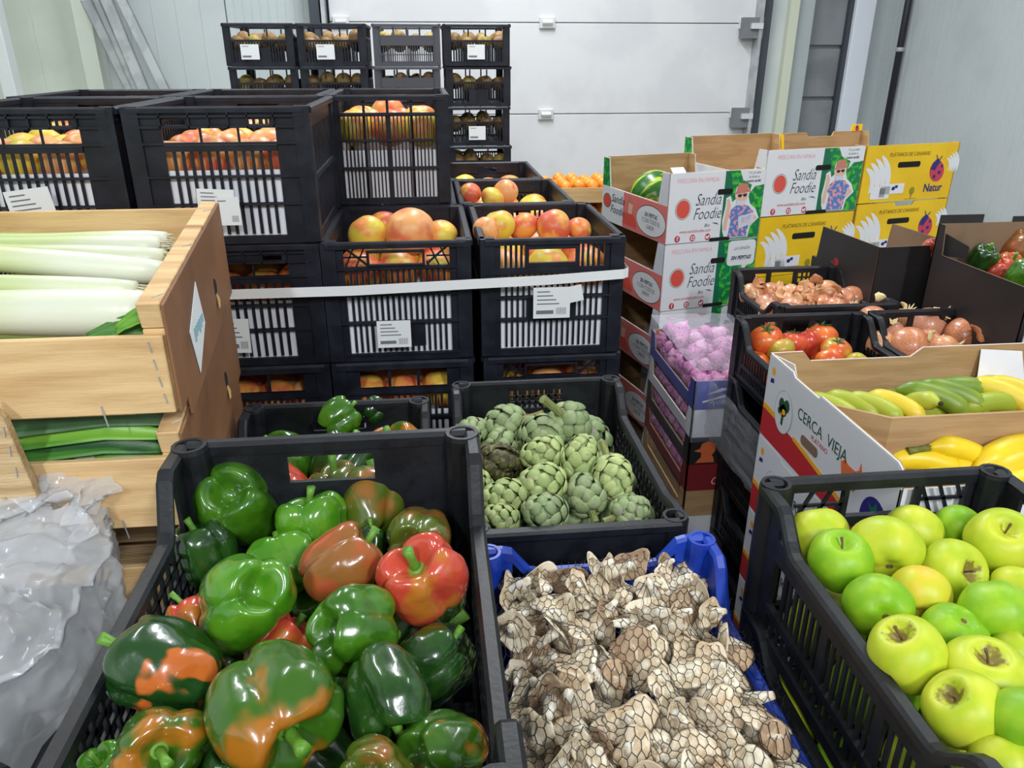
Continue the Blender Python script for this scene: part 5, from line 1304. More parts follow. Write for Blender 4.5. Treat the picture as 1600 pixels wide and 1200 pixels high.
# ---------------------------------------------------------------- printed cartons
def poly(mb, pts, e0, e1):
    n = len(mb.v); k = len(pts); mb.v += [(x,-e0,z) for x,z in pts]+[(x,-e1,z) for x,z in pts]
    mb.f.append(tuple(n+i for i in range(k))); mb.f.append(tuple(n+k+i for i in range(k))[::-1])
    for i in range(k): mb.f.append((n+i, n+(i+1) % k, n+k+(i+1) % k, n+k+i))
def ell(cx, cz, rx, rz, n=20, a0=0, a1=2*PI): return [(cx+rx*math.cos(a0+(a1-a0)*i/(n if a1-a0 > 6.2 else n-1)), cz+rz*math.sin(a0+(a1-a0)*i/(n if a1-a0 > 6.2 else n-1))) for i in range(n)]
def rrect(x0, z0, x1, z1, r=.004):
    out = []
    for cx, cz, a in ((x1-r,z1-r,0),(x0+r,z1-r,PI/2),(x0+r,z0+r,PI),(x1-r,z0+r,3*PI/2)): out += [(cx+r*math.cos(a+PI/2*i/4), cz+r*math.sin(a+PI/2*i/4)) for i in range(5)]
    return out
def decal(face, name, polys, m, lvl=1):
    mb = MB(); e = .0004*lvl
    for p in polys: poly(mb, p, e-.0003, e)
    o = ob(name, mb, m, face); return o
def text(face, s, x, z, size, m, lvl=2, shear=0, align='CENTER', bold=0, sx=1.0, rot=0):
    cu = bpy.data.curves.new('lettering', 'FONT'); cu.body = s; cu.size = size; cu.shear = shear; cu.align_x = align; cu.offset = bold; cu.resolution_u = 3; cu.extrude = 0
    t = bpy.data.objects.new('tmp', cu); col.objects.link(t); bpy.context.view_layer.update()
    me = bpy.data.meshes.new_from_object(t.evaluated_get(bpy.context.evaluated_depsgraph_get())); bpy.data.objects.remove(t); me.name = 'lettering'
    o = bpy.data.objects.new('lettering', me); col.objects.link(o); me.materials.clear(); me.materials.append(m); o.parent = face
    o.location = (x, -.0004*lvl, z); o.rotation_euler = (PI/2, -rot, 0); o.scale = (sx,1,1); return o
def carton(lab, cat, loc, rz, W, L, H, outer, inner, sideH, name='fruit_carton', ret=.05, th=.004, notch=None, back=None, grp=None, backH=None, frontH=None):
    """open carton: tall ends, lower long sides with returns at the corners. Front is -y; origin at front left bottom corner"""
    t = thing(name, lab, 'box', loc, (0,0,rz), grp); F = {}
    def wall(nm, pts, m, mm, pos, rot):
        mb = MB(); poly(mb, pts, 0, -th*.5); o = ob(nm, mb, m, t, pos, rot)
        mb = MB(); poly(mb, pts, -th*.5-.0002, -th); ob('lining', mb, mm, o); return o
    fh = frontH or H; bh = backH or H
    fp = [(0,0),(W,0),(W,fh)]+([(W*.62,fh),(W*.60,fh-.012),(W*.42,fh-.012),(W*.40,fh)] if notch == 'f' else [])+[(0,fh)]
    bp = [(0,0),(W,0),(W,bh)]+([(W*.66,bh),(W*.64,bh-.014),(W*.36,bh-.014),(W*.34,bh)] if notch in ('b','f') else [])+[(0,bh)]
    F['front'] = wall('front_panel', fp, outer, inner, (0,0,0), (0,0,0))
    F['back'] = wall('back_panel', bp, back or outer, inner, (W,L,0), (0,0,PI))
    sp = [(0,0),(L,0),(L,fh),(L-ret*.7,fh),(L-ret,sideH),(ret,sideH),(ret*.7,bh),(0,bh)]
    F['left'] = wall('side_panel', sp, outer, inner, (0,L,0), (0,0,-PI/2))
    F['right'] = wall('side_panel', [(L-x,z) for x,z in sp][::-1], outer, inner, (W,0,0), (0,0,PI/2))
    mb = MB(); mb.box(th,th,.001,W-th,L-th,.004); ob('base', mb, inner, t)
    return t, F
def sandia_front(f, W, H, note=True):
    s = H/.19
    decal(f, 'white_print', [[(.001,.001),(W*.57,.001),(W*.57,H-.001),(.001,H-.001)]], I_WHT, .5)
    decal(f, 'green_print', [[(W*.57,.001),(W-.001,.001),(W-.001,H-.001),(W*.57,H-.001)]], I_GRN, .5)
    decal(f, 'dark_green_print', [[(W*.57,.001),(W*.64,.001),(W*.61,H*.5),(W*.66,H*.75),(W*.62,H-.001),(W*.57,H-.001)]], I_DGRN, 1)
    text(f, 'FRESCURA EN FAMILIA', W*.29, H*.86, .0165, I_PINK, 1.5, sx=.78)
    decal(f, 'melon_logo', [ell(W*.155,H*.49,.0245,.0285)], I_DGRN, 1.0); decal(f, 'melon_logo', [ell(W*.155,H*.49,.023,.027)], I_WHT, 1.5); decal(f, 'melon_logo', [ell(W*.155,H*.49,.021,.025)], I_RED, 2)
    text(f, 'Sandía', W*.275, H*.53, .046, I_DK, 2, .34, 'LEFT', sx=.70, bold=-.0004); text(f, 'Foodie', W*.262, H*.33, .046, I_DK, 2, .34, 'LEFT', sx=.70, bold=-.0004)
    decal(f, 'swash', [[(W*.47,H*.27),(W*.52,H*.265),(W*.55,H*.235),(W*.51,H*.25)]], I_DK, 2); text(f, 'Bío', W*.42, H*.215, .013, I_DK, 2, .3)
    text(f, 'www.sandiafoodie.com', W*.30, H*.145, .0125, I_CRIM, 2, sx=.85)
    for k, ch in enumerate(('f','o','v')):
        cx = W*(.12+.16*k); decal(f, 'round_icon', [ell(cx,H*.065,.0085,.0095)], I_CRIM, 1.5)
        if ch == 'f': text(f, 'f', cx, H*.04, .016, I_WHT, 2.5, bold=.0004)
        elif ch == 'o': decal(f, 'icon_mark', [rrect(cx-.005,H*.065-.005,cx+.005,H*.065+.005,.0015)], I_WHT, 2); decal(f, 'icon_mark', [ell(cx,H*.065,.0028,.0028,12)], I_CRIM, 3)
        else: decal(f, 'icon_mark', [[(cx-.006,H*.065-.004),(cx+.002,H*.065-.005),(cx+.005,H*.065+.001),(cx+.007,H*.065+.003),(cx+.002,H*.065+.005),(cx-.001,H*.065+.001),(cx-.006,H*.065+.004)]], I_WHT, 2)
    decal(f, 'hand_hole', [rrect(W*.50,H*.665,W*.66,H*.745,.006)], HOLE, 3); decal(f, 'hand_hole', [rrect(W*.46,-.002,W*.68,H*.045,.004)], HOLE, 3)
def man(f, W, H, sign):
    cx = W*.765; S = H/.19
    def q(pts): return [(cx+x*S*1.0, H*.02+z*S) for x, z in pts]
    sil = [(-.043,.0),(.034,.0),(.038,.03),(.064,.052),(.050,.078),(.030,.092),(.022,.112),(.024,.130),(.012,.148),(-.008,.150),(-.020,.140),(-.023,.122),(-.019,.108),(-.030,.100),(-.036,.118),(-.050,.112),(-.050,.090),(-.056,.050),(-.052,.020)]
    decal(f, 'figure_outline', [q(sil)], I_WHT, 2)
    decal(f, 'figure_shirt', [q([(-.034,.002),(.028,.002),(.036,.055),(.044,.070),(.024,.088),(.004,.092),(-.016,.090),(-.030,.080),(-.038,.060),(-.028,.050)])], I_SHIRT, 3)
    decal(f, 'figure_skin', [q([(-.052,.025),(-.040,.022),(-.038,.055),(-.033,.092),(-.040,.110),(-.047,.108),(-.045,.088)]), q([(-.015,.092),(.014,.092),(.018,.112),(.018,.124),(-.016,.124),(-.018,.110)]), q([(.040,.068),(.058,.053),(.036,.036),(.030,.045),(.042,.054),(.034,.062)])], I_SKIN, 3.5)
    decal(f, 'figure_beard', [q([(-.014,.090),(.013,.090),(.017,.106),(.008,.102),(-.006,.102),(-.016,.106)])], I_LAV, 4)
    decal(f, 'figure_hat', [q([(-.027,.120),(-.010,.1225),(.028,.126),(.024,.131),(.019,.133),(.015,.148),(-.006,.151),(-.017,.143),(-.019,.128)])], I_HAT, 4)
    decal(f, 'figure_sunglasses', [q(ell(-.007,.1165,.0062,.0045,12)), q(ell(.009,.1175,.0062,.0045,12)), q([(-.015,.119),(.017,.121),(.017,.1195),(-.015,.1175)])], I_BLKINK, 4.5)
    if sign: decal(f, 'figure_card', [q([(.000,.025),(.048,.038),(.045,.068),(-.006,.058)])], I_LAV, 5); decal(f, 'figure_card_lines', [q([(.006,.040+.006*k),(.036,.047+.006*k),(.036,.0485+.006*k),(.006,.0415+.006*k)]) for k in range(3)], I_SHIRT, 6)
def bubble(f, W, H, top, lines):
    x0, x1 = W*.68, W*.985
    if top:
        decal(f, 'speech_bubble', [[(W*.72,H-.001),(W-.001,H-.001),(W-.001,H*.78),(W*.95,H*.765),(W*.90,H*.76),(W*.845,H*.66),(W*.86,H*.78),(W*.76,H*.86)]], I_WHT, 1.5)
        for k, s in enumerate(lines): text(f, s, W*.875, H*(.94-.06*k), .0095 if k < 2 else .0105, I_DK, 2, .2, sx=.75, bold=.0003 if k == 2 else 0)
    else:
        decal(f, 'speech_bubble', [rrect(x0,H*.60,x1,H*.98,.012), [(W*.85,H*.61),(W*.92,H*.61),(W*.86,H*.50)]], I_WHT, 1.5)
        for k, s in enumerate(lines): text(f, s, (x0+x1)/2, H*(.84-.15*k), .0150 if k else .0125, I_DK, 2, .25, sx=.8, bold=.0006 if k else 0)
def melon_wedge(f, W, H):
    decal(f, 'melon_print', [[(W*.74,.003),(W*.95,.003),(W*.93,H*.36),(W*.84,H*.46),(W*.78,H*.40)]], I_WHT, 1.5); decal(f, 'melon_print', [[(W*.76,H*.03),(W*.93,H*.05),(W*.91,H*.34),(W*.84,H*.42),(W*.80,H*.36)]], I_CRIM, 2)
def sandia_side(f, L, h, k):
    decal(f, 'white_print', [[(.001,.001),(L*.36,.001),(L*.36,h-.001),(.001,h-.001)]], I_WHT, .5)
    decal(f, 'pink_print', [[(L*.36,.001),(L-.001,.001),(L-.001,h-.001),(L*.36,h-.001)]], mat('salmon print', srgb(230,122,116), .55), .5)
    decal(f, 'melon_logo', [ell(L*.09,h*.60,.028,.022)], I_DGRN, 1); decal(f, 'melon_logo', [ell(L*.09,h*.60,.025,.0195)], I_RED, 1.5)
    text(f, 'Sandía', L*.27, h*.62, .034, I_DK, 2, .3); text(f, 'Foodie', L*.27, h*.30, .034, I_DK, 2, .3)
    decal(f, 'melon_wedge_print', [ell(L*.47,h*.12,.045,.040,12,0,PI)], I_RED, 1.5)
    decal(f, 'hat_print', [[(L*.42,h*.72),(L*.46,h*.95),(L*.50,h*.9),(L*.52,h*.62)]], I_HAT, 1.5)
    decal(f, 'figure_print', [[(L*.44,h*.45),(L*.50,h*.45),(L*.51,h*.72),(L*.45,h*.74)]], I_SKIN, 2)
    decal(f, 'speech_bubble', [ell(L*.78,h*.46,.085,h*.42,22)], I_BLKINK, 1.2); decal(f, 'speech_bubble', [ell(L*.78,h*.46,.083,h*.40,22)], I_WHT, 1.6)
    for q, s in enumerate(['SIN PEPITAS','Y CON TODO EL','SABOR']): text(f, s, L*.78, h*(.55-.16*q), .017, I_DK, 2, .2, sx=.8, bold=.0004 if q == 0 else 0)
TH = R(13.5)
def dirv(a, b): return Vector((a*math.cos(TH)-b*math.sin(TH), a*math.sin(TH)+b*math.cos(TH), 0))
SO = Vector((.640, 2.03, 0)); SW, SL, SH = .302, .40, .190
for k in range(5):
    lab = ['top watermelon carton with a printed man in a straw hat, holding a striped melon','second watermelon carton from the top with a printed speech bubble','third watermelon carton from the top, half hidden by the garlic boxes','fourth watermelon carton from the top, behind the garlic boxes','fifth watermelon carton from the top, low behind the artichokes'][k]
    t, F = carton(lab, 'box', (SO.x, SO.y, 1.020-k*.192), TH, SW, SL, SH, CWHITE, KRAFT, .105, ret=.055)
    sandia_front(F['front'], SW, SH); sandia_side(F['left'], SL, .104, k)
    decal(F['left'], 'green_print', [[(.001,.106),(.05,.106),(.038,SH-.002),(.001,SH-.002)]], I_GRN, .6)
    if k == 0: bubble(F['front'], SW, SH, True, ['Y tú, ¿ya sabes','de dónde es','nuestra sandía?']); man(F['front'], SW, SH, True)
    else: bubble(F['front'], SW, SH, False, ['¡LA SANDÍA','SIN PEPITAS!']); melon_wedge(F['front'], SW, SH)
    if k == 0:
        mb = MB(); mb.hexa([(.01,.004,SH),(.05,.004,SH),(.05,.006,SH),(.01,.006,SH),(.01,.02,SH+.012),(.05,.02,SH+.012),(.05,.022,SH+.012),(.01,.022,SH+.012)]); ob('corner_flap', mb, CWHITE, t)
b = SO+dirv(SW/2, SL/2); pallet(b.x, b.y, .31, .42, 1.020-4*.192-.001, 'wooden pallet under the watermelon cartons', TH)
# watermelon in the top carton
WMM = mat('watermelon rind', srgb(40,96,30), .3, srgb(170,190,50), 1.7, 2, .46, .58, stretch=(1,2.4,.5))
p = SO+dirv(.098,.235); tag(ob('watermelon', lump_mesh('watermelon', .92, 2, .03, .03, .02, 9), WMM, None, (p.x, p.y, 1.02+.088), (.4,.3,.2), sc=(.080,.080,.080)), 'striped green and yellow melon in a clear bag in the top watermelon carton', 'melon')
p = SO+dirv(.225,.30); tag(ob('watermelon', bpy.data.meshes['watermelon'], None, None, (p.x, p.y, 1.02+.066), (.9,.1,1.2), sc=(.055,.055,.055)), 'smaller dark melon behind the striped one in the top watermelon carton', 'melon')
# right hand carton of the pair, on yellow cartons
S2 = Vector((.955, 2.15, 0)); S2W, S2L, S2H = .342, .44, .186
t, F = carton('watermelon carton with the printed man, standing on a yellow carton at right', 'box', (S2.x, S2.y, 1.066), TH, S2W, S2L, S2H, CWHITE, KRAFT, .11, ret=.06)
sandia_front(F['front'], S2W, S2H); bubble(F['front'], S2W, S2H, True, ['Y tú, ¿ya sabes','de dónde es','nuestra sandía?']); man(F['front'], S2W, S2H, False)
decal(F['left'], 'green_print', [[(.001,.112),(.055,.112),(.04,S2H-.002),(.001,S2H-.002)]], I_GRN, .6)
def banana_print(f, cx, cz, s, m=I_WHT, flip=1):
    for k in range(4):
        rr = s*(.50+.20*k); wd = s*.115; a0, a1 = R(-38+6*k), R(74-7*k); pts = []
        arc = lambda q, e: (cx+flip*(rr+e*wd*math.sin(PI*min(1,max(0,q)))**.6)*math.cos(a0+(a1-a0)*q), cz+(rr+e*wd*math.sin(PI*q)**.6)*math.sin(a0+(a1-a0)*q))
        pts = [arc(q/12, 1) for q in range(13)]+[arc(1-q/12, -.8) for q in range(1,12)]
        decal(f, 'banana_print', [pts[::flip]], m, 1+.1*k)
def ladybug(f, cx, cz, s):
    decal(f, 'ladybug_emblem', [[(cx+s*(.95*math.cos(a)*math.cos(.5)-1.15*math.sin(a)*math.sin(.5)), cz+s*(.95*math.cos(a)*math.sin(.5)+1.15*math.sin(a)*math.cos(.5))) for a in [2*PI*i/22 for i in range(22)]]], I_CRIM, 2)
    decal(f, 'ladybug_emblem', [[(cx-.95*s,cz+.2*s),(cx-.75*s,cz+.9*s),(cx-.2*s,cz+1.35*s),(cx+.25*s,cz+1.0*s),(cx-.1*s,cz+.5*s),(cx-.3*s,cz+.1*s)], ell(cx+.35*s,cz-.15*s,.22*s,.2*s,10), ell(cx-.25*s,cz-.55*s,.2*s,.2*s,10), ell(cx+.55*s,cz+.5*s,.15*s,.18*s,10)], I_NAVY, 3)
    decal(f, 'ladybug_emblem', [[(cx-.3*s,cz+1.3*s),(cx-.5*s,cz+1.7*s),(cx-.42*s,cz+1.72*s),(cx-.2*s,cz+1.3*s)], [(cx+.0*s,cz+1.2*s),(cx+.3*s,cz+1.6*s),(cx+.38*s,cz+1.55*s),(cx+.1*s,cz+1.15*s)]], I_NAVY, 3)
def natur_front(f, W, H, lower):
    banana_print(f, W*-.02+.004, H*.34, .095); 
    text(f, 'PLÁTANOS DE CANARIAS', W*.47, H*.80, .0165, mat('brown print', srgb(120,90,20), .6), 2, .15, sx=.82)
    decal(f, 'hand_hole', [rrect(W*.36,H*.60,W*.60,H*.70,.006)], HOLE, 2)
    ladybug(f, W*.80, H*.50, .029); banana_print(f, W*.90-.012, H*.58, .050)
    text(f, 'Natur', W*.79, H*.14, .034, I_NAVY, 3, bold=.0006, sx=.9)
    decal(f, 'white_print', [rrect(W*.12,H*.06,W*.32,H*.28,.004), rrect(W*.22,H*.14,W*.47,H*.32,.003)], I_WHT, 2.5)
    decal(f, 'barcode_print', [[(W*(.215+.012*k),H*.09),(W*(.221+.012*k),H*.09),(W*(.221+.012*k),H*.25),(W*(.215+.012*k),H*.25)] for k in range(5)], I_BLKINK, 3)
    decal(f, 'round_icon', [ell(W*.355,H*.235,.007,.006,12), rrect(W*.37,H*.24,W*.40,H*.29,.001)], I_NAVY, 3)
    decal(f, 'leaf_icon', [ell(W*.565,H*.17,.010,.012,14), [(W*.56,H*.03),(W*.57,H*.03),(W*.57,H*.14),(W*.56,H*.14)]], mat('olive print', srgb(150,140,30), .6), 2); 
    decal(f, 'line_print', [[(W*.50,H*.022),(W*.63,H*.022),(W*.63,H*.032),(W*.50,H*.032)]], mat('olive print', srgb(150,140,30), .6), 2)
NV = S2+dirv(S2W+.004, 0); NW, NL, NH = .362, .42, .168
t, F = carton('top yellow banana carton with a red ladybug emblem and the word on it', 'box', (NV.x, NV.y, 1.083), TH, NW, NL, NH, CYEL, KRAFT, .10, notch='b', ret=.05)
natur_front(F['front'], NW, NH, False)
decal(F['back'], 'notch_lip', [[(0,NH-.02),(.04,NH-.02),(.04,NH),(0,NH)]], CYEL, .5)
mb = MB(); mb.box(NW-.05,NL-.006,NH,NW-.004,NL-.002,NH+.022); o = ob('corner_tab', mb, CYEL, t); 
mb = MB(); fr = bpy.data.objects.new('tab_face', MB().mesh('tab_face')); col.objects.link(fr); fr.parent = t; fr.location = (NW-.05,NL-.006,NH); ladybug(fr, .023, .008, .008)
for k in range(5):
    z = 1.066-.180*(k+1)-.001; nm = ['below the right hand watermelon carton','below the yellow carton with the ladybug']
    t, F = carton('yellow banana carton %s %s' % (ORD[k], nm[0]), 'box', (S2.x, S2.y, z), TH, S2W, S2L, .178, CYEL, KRAFT, .10)
    if k < 1: natur_front(F['front'], S2W, .178, True)
    z2 = 1.083-.170*(k+1)-.001
    t, F = carton('yellow banana carton %s %s' % (ORD[k], nm[1]), 'box', (NV.x, NV.y, z2), TH, NW, NL, NH, CYEL, KRAFT, .10, notch='f')
    if k < 1: natur_front(F['front'], NW, NH, True)
b = S2+dirv(S2W/2, S2L/2); pallet(b.x, b.y, .33, .44, 1.066-.9-.002, 'wooden pallet under the right hand watermelon carton stack', TH)
b = NV+dirv(NW/2, NL/2); pallet(b.x, b.y, .34, .42, 1.083-.85-.002, 'wooden pallet under the yellow carton stack', TH)

# pink garlic in flat open boxes, wrapped
GW, GL, GH, GT = .21, .345, .067, .856
GX, GY = .552, 1.462
GAR = [lump_mesh('bulb', .82, 9, .07, -.02, .05, s, 30, 16, neck=.45) for s in (1,2)]
GMT = [mat('pink garlic skin', srgb(200,138,182), .6, srgb(170,98,148), 2.5, stretch=(3,3,.5), rnd=True), mat('pale pink garlic skin', srgb(222,180,208), .6, srgb(192,126,172), 2.5, stretch=(3,3,.5), rnd=True), mat('purple garlic skin', srgb(168,92,140), .6, srgb(206,150,186), 2.5, stretch=(3,3,.5), rnd=True)]
GV = [variants(m, GMT) for m in GAR]; rg = random.Random(9)
def garlic(p, r, lab, grp):
    o = bpy.data.objects.new('garlic_bulb', GV[rg.randrange(2)][rg.randrange(3)]); col.objects.link(o); o.location = p; o.scale = (r,r,r); o.rotation_euler = (rg.uniform(-1.2,1.2), rg.uniform(-1.2,1.2), rg.uniform(0,6)); tag(o, lab, 'garlic', grp)
cols_ = [('blue and white',mat('blue carton', srgb(70,80,160), .5)),('white',CWHITE),('black',CBLK),('red',mat('dark red carton', srgb(130,35,40), .5)),('plain kraft',KRAFT),('white lower',CWHITE),('red lower',mat('dark red carton', srgb(130,35,40), .5)),('kraft bottom',KRAFT),('lowest white',CWHITE)]
for k, (cn, cm) in enumerate(cols_):
    z = GT-GH*(k+1)-.001*k-.02*0
    t, F = carton('flat %s box of pink garlic, %s in the wrapped stack' % (cn, TOPS[k]), 'box', (GX, GY, z), 0, GW, GL, GH, cm, KRAFT, GH*.40, ret=.04, name='garlic_box')
    f = F['front']
    if k == 0: 
        decal(f, 'swoosh_print', [[(.02,.02),(.07,.034),(.10,.03),(.07,.028),(.02,.016)], [(.03,.036),(.06,.05),(.08,.048),(.055,.04)]], I_LAV, 1); decal(f, 'white_print', [[(GW*.6,.002),(GW-.002,.002),(GW-.002,GH-.002),(GW*.62,GH-.002)]], I_WHT, .6); text(f, 'Ajos', .05, .012, .018, I_LAV, 1.5, .4)
    if k == 2:
        decal(f, 'head_silhouette', [[(.018,.004),(.062,.004),(.058,.018),(.054,.022),(.062,.034),(.060,.050),(.045,.058),(.030,.052),(.026,.040),(.012,.034),(.030,.030),(.030,.018)]], I_ORNG, 1); text(f, 'P', .085, .022, .03, I_ORNG, 1.5)
    if k == 3: text(f, 'Co', .075, .014, .03, I_PINK, 1.5, .3)
    if k < 4:
        for i in range(9): garlic((GX+.026+rg.uniform(0,.003), GY+.022+i*.037, z+.030+rg.uniform(0,.005)), .022, 'pink garlic bulb in the open side of the %s flat box, %s' % (TOPS[k], ['nearest the front','second from front','third from front','fourth from front','in the middle','fourth from back','third from back','second from back','nearest the back'][i]), 'side garlic of box %d' % (k+1))
for i in range(5):
    for j in range(9): garlic((GX+.026+i*.038+rg.uniform(-.003,.004), GY+.024+j*.037+rg.uniform(-.004,.004), GT-.020+rg.uniform(-.004,.008)), rg.uniform(.019,.024), 'pink garlic bulb in the top wrapped box, %s row, %s' % (['front','second','third','fourth','middle','fourth from back','third from back','second from back','back'][j], ['leftmost','second from left','middle','second from right','rightmost'][i]), 'garlic in the top box')
for i in range(30): garlic((GX+.03+rg.uniform(0,.15), GY+.03+rg.uniform(0,.28), GT+.008+rg.uniform(-.003,.006)), rg.uniform(.017,.022), 'pink garlic bulb lying loose on top of the heap in the wrapped box', 'loose top garlic')
pallet(GX+GW/2, GY+GL/2, .22, .36, GT-GH*9-.008, 'wooden pallet under the garlic boxes')
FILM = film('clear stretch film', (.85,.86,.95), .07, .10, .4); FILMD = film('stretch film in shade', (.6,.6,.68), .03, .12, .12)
def sheet(name, corners, nx, ny, amp, m, lab, cat='film', seed=0, fold=14):
    mb = MB(); a, b, c, d = [Vector(q) for q in corners]; nrm = (b-a).cross(d-a).normalized(); rs = []
    for j in range(ny+1):
        rr = []
        for i in range(nx+1):
            u, v = i/nx, j/ny; p = (a*(1-u)+b*u)*(1-v)+(d*(1-u)+c*u)*v
            n = 1-abs(noise.noise(Vector((u*fold*.4+seed, v*fold+u*5, seed)))*2); rr.append(p+nrm*amp*n)
        rs.append(rr)
    mb.rings(rs, False, False)
    return tag(ob(name, mb.mesh(name, True), m), lab, cat)
g0, g1, h0, h1 = GX-.004, GX+GW+.004, GY-.006, GY+GL+.004
sheet('stretch_film', [(g0,h0,GT+.026),(g1,h0,GT+.026),(g1,h1,GT+.032),(g0,h1,GT+.032)], 40, 40, .005, FILM, 'clear stretch film over the pink garlic in the top box', seed=2)
sheet('stretch_film', [(g0,h0-.004,GT-.14),(g0+.09,h0-.004,GT-.14),(g0+.09,h0-.004,GT+.02),(g0,h0-.004,GT+.02)], 20, 20, .004, FILM, 'clear stretch film over the fronts of the garlic boxes', seed=5)
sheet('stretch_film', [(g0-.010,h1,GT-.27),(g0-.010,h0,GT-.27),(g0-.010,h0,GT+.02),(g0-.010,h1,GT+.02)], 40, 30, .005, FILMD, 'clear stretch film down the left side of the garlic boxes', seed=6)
sheet('stretch_film', [(.586,1.487,.735),(.586,1.150,.735),(.586,1.150,.862),(.586,1.487,.862)], 40, 30, .005, FILM, 'crinkled stretch film on the crates under the tomatoes', seed=8, fold=10)
# mandarins in the low wooden boxes at the back
MAN = [variants(lump_mesh('mandarin', .86, 8, .01, .08, .03, 1, 20, 14), [mat('mandarin peel', srgb(236,150,40), .45, srgb(226,130,30), 3, rnd=True)])[0]]
for bi, (bx, by, bz, lab) in enumerate(((.57,3.02,.985,'upper flat wooden box of mandarins behind the mango crates'),(.57,3.02,.885,'lower flat wooden box of mandarins behind the mango crates'))):
    t = thing('mandarin_box', lab, 'box', (bx,by,bz))
    for (q, m) in (((-.20,-.13,.0,.20,-.124,.055),WOOD),((-.20,.124,.0,.20,.13,.055),WOOD),((-.20,-.124,.0,-.192,.124,.075),WOOD),((.192,-.124,.0,.20,.124,.075),WOOD),((-.192,-.124,.0,.192,.124,.005),WOODB)): mb = MB(); mb.box(*q); ob('plank', mb, m, t)
    for sx in (-1,1):
        for sy in (-1,1): mb = MB(); mb.box(sx*.178-.012,sy*.110-.012,.005,sx*.178+.012,sy*.110+.012,.098); ob('corner_post', mb, WOOD, t)
    for i in range(7):
        for j in range(4):
            o = bpy.data.objects.new('mandarin', MAN[0]); col.objects.link(o); o.location = (bx-.155+i*.052, by-.085+j*.055, bz+.048+rg.uniform(0,.012)); o.scale = (.027,)*3; o.rotation_euler = (rg.uniform(0,3),)*3
            tag(o, 'mandarin in the %s wooden box, %s row, %s' % (('upper','lower')[bi], ['front','second','third','back'][j], ['leftmost','second from left','third from left','middle','third from right','second from right','rightmost'][i]), 'mandarin', ('mandarins in the upper box','mandarins in the lower box')[bi])
for k in range(7):
    z = .885-.10*(k+1)
    t = bpy.data.objects['mandarin_box.001']; dup(t, (.57,3.02,z), label='flat wooden box %s below the two mandarin boxes' % ORD[k])
pallet(.57,3.02,.40,.26,.184,'wooden pallet under the mandarin boxes')

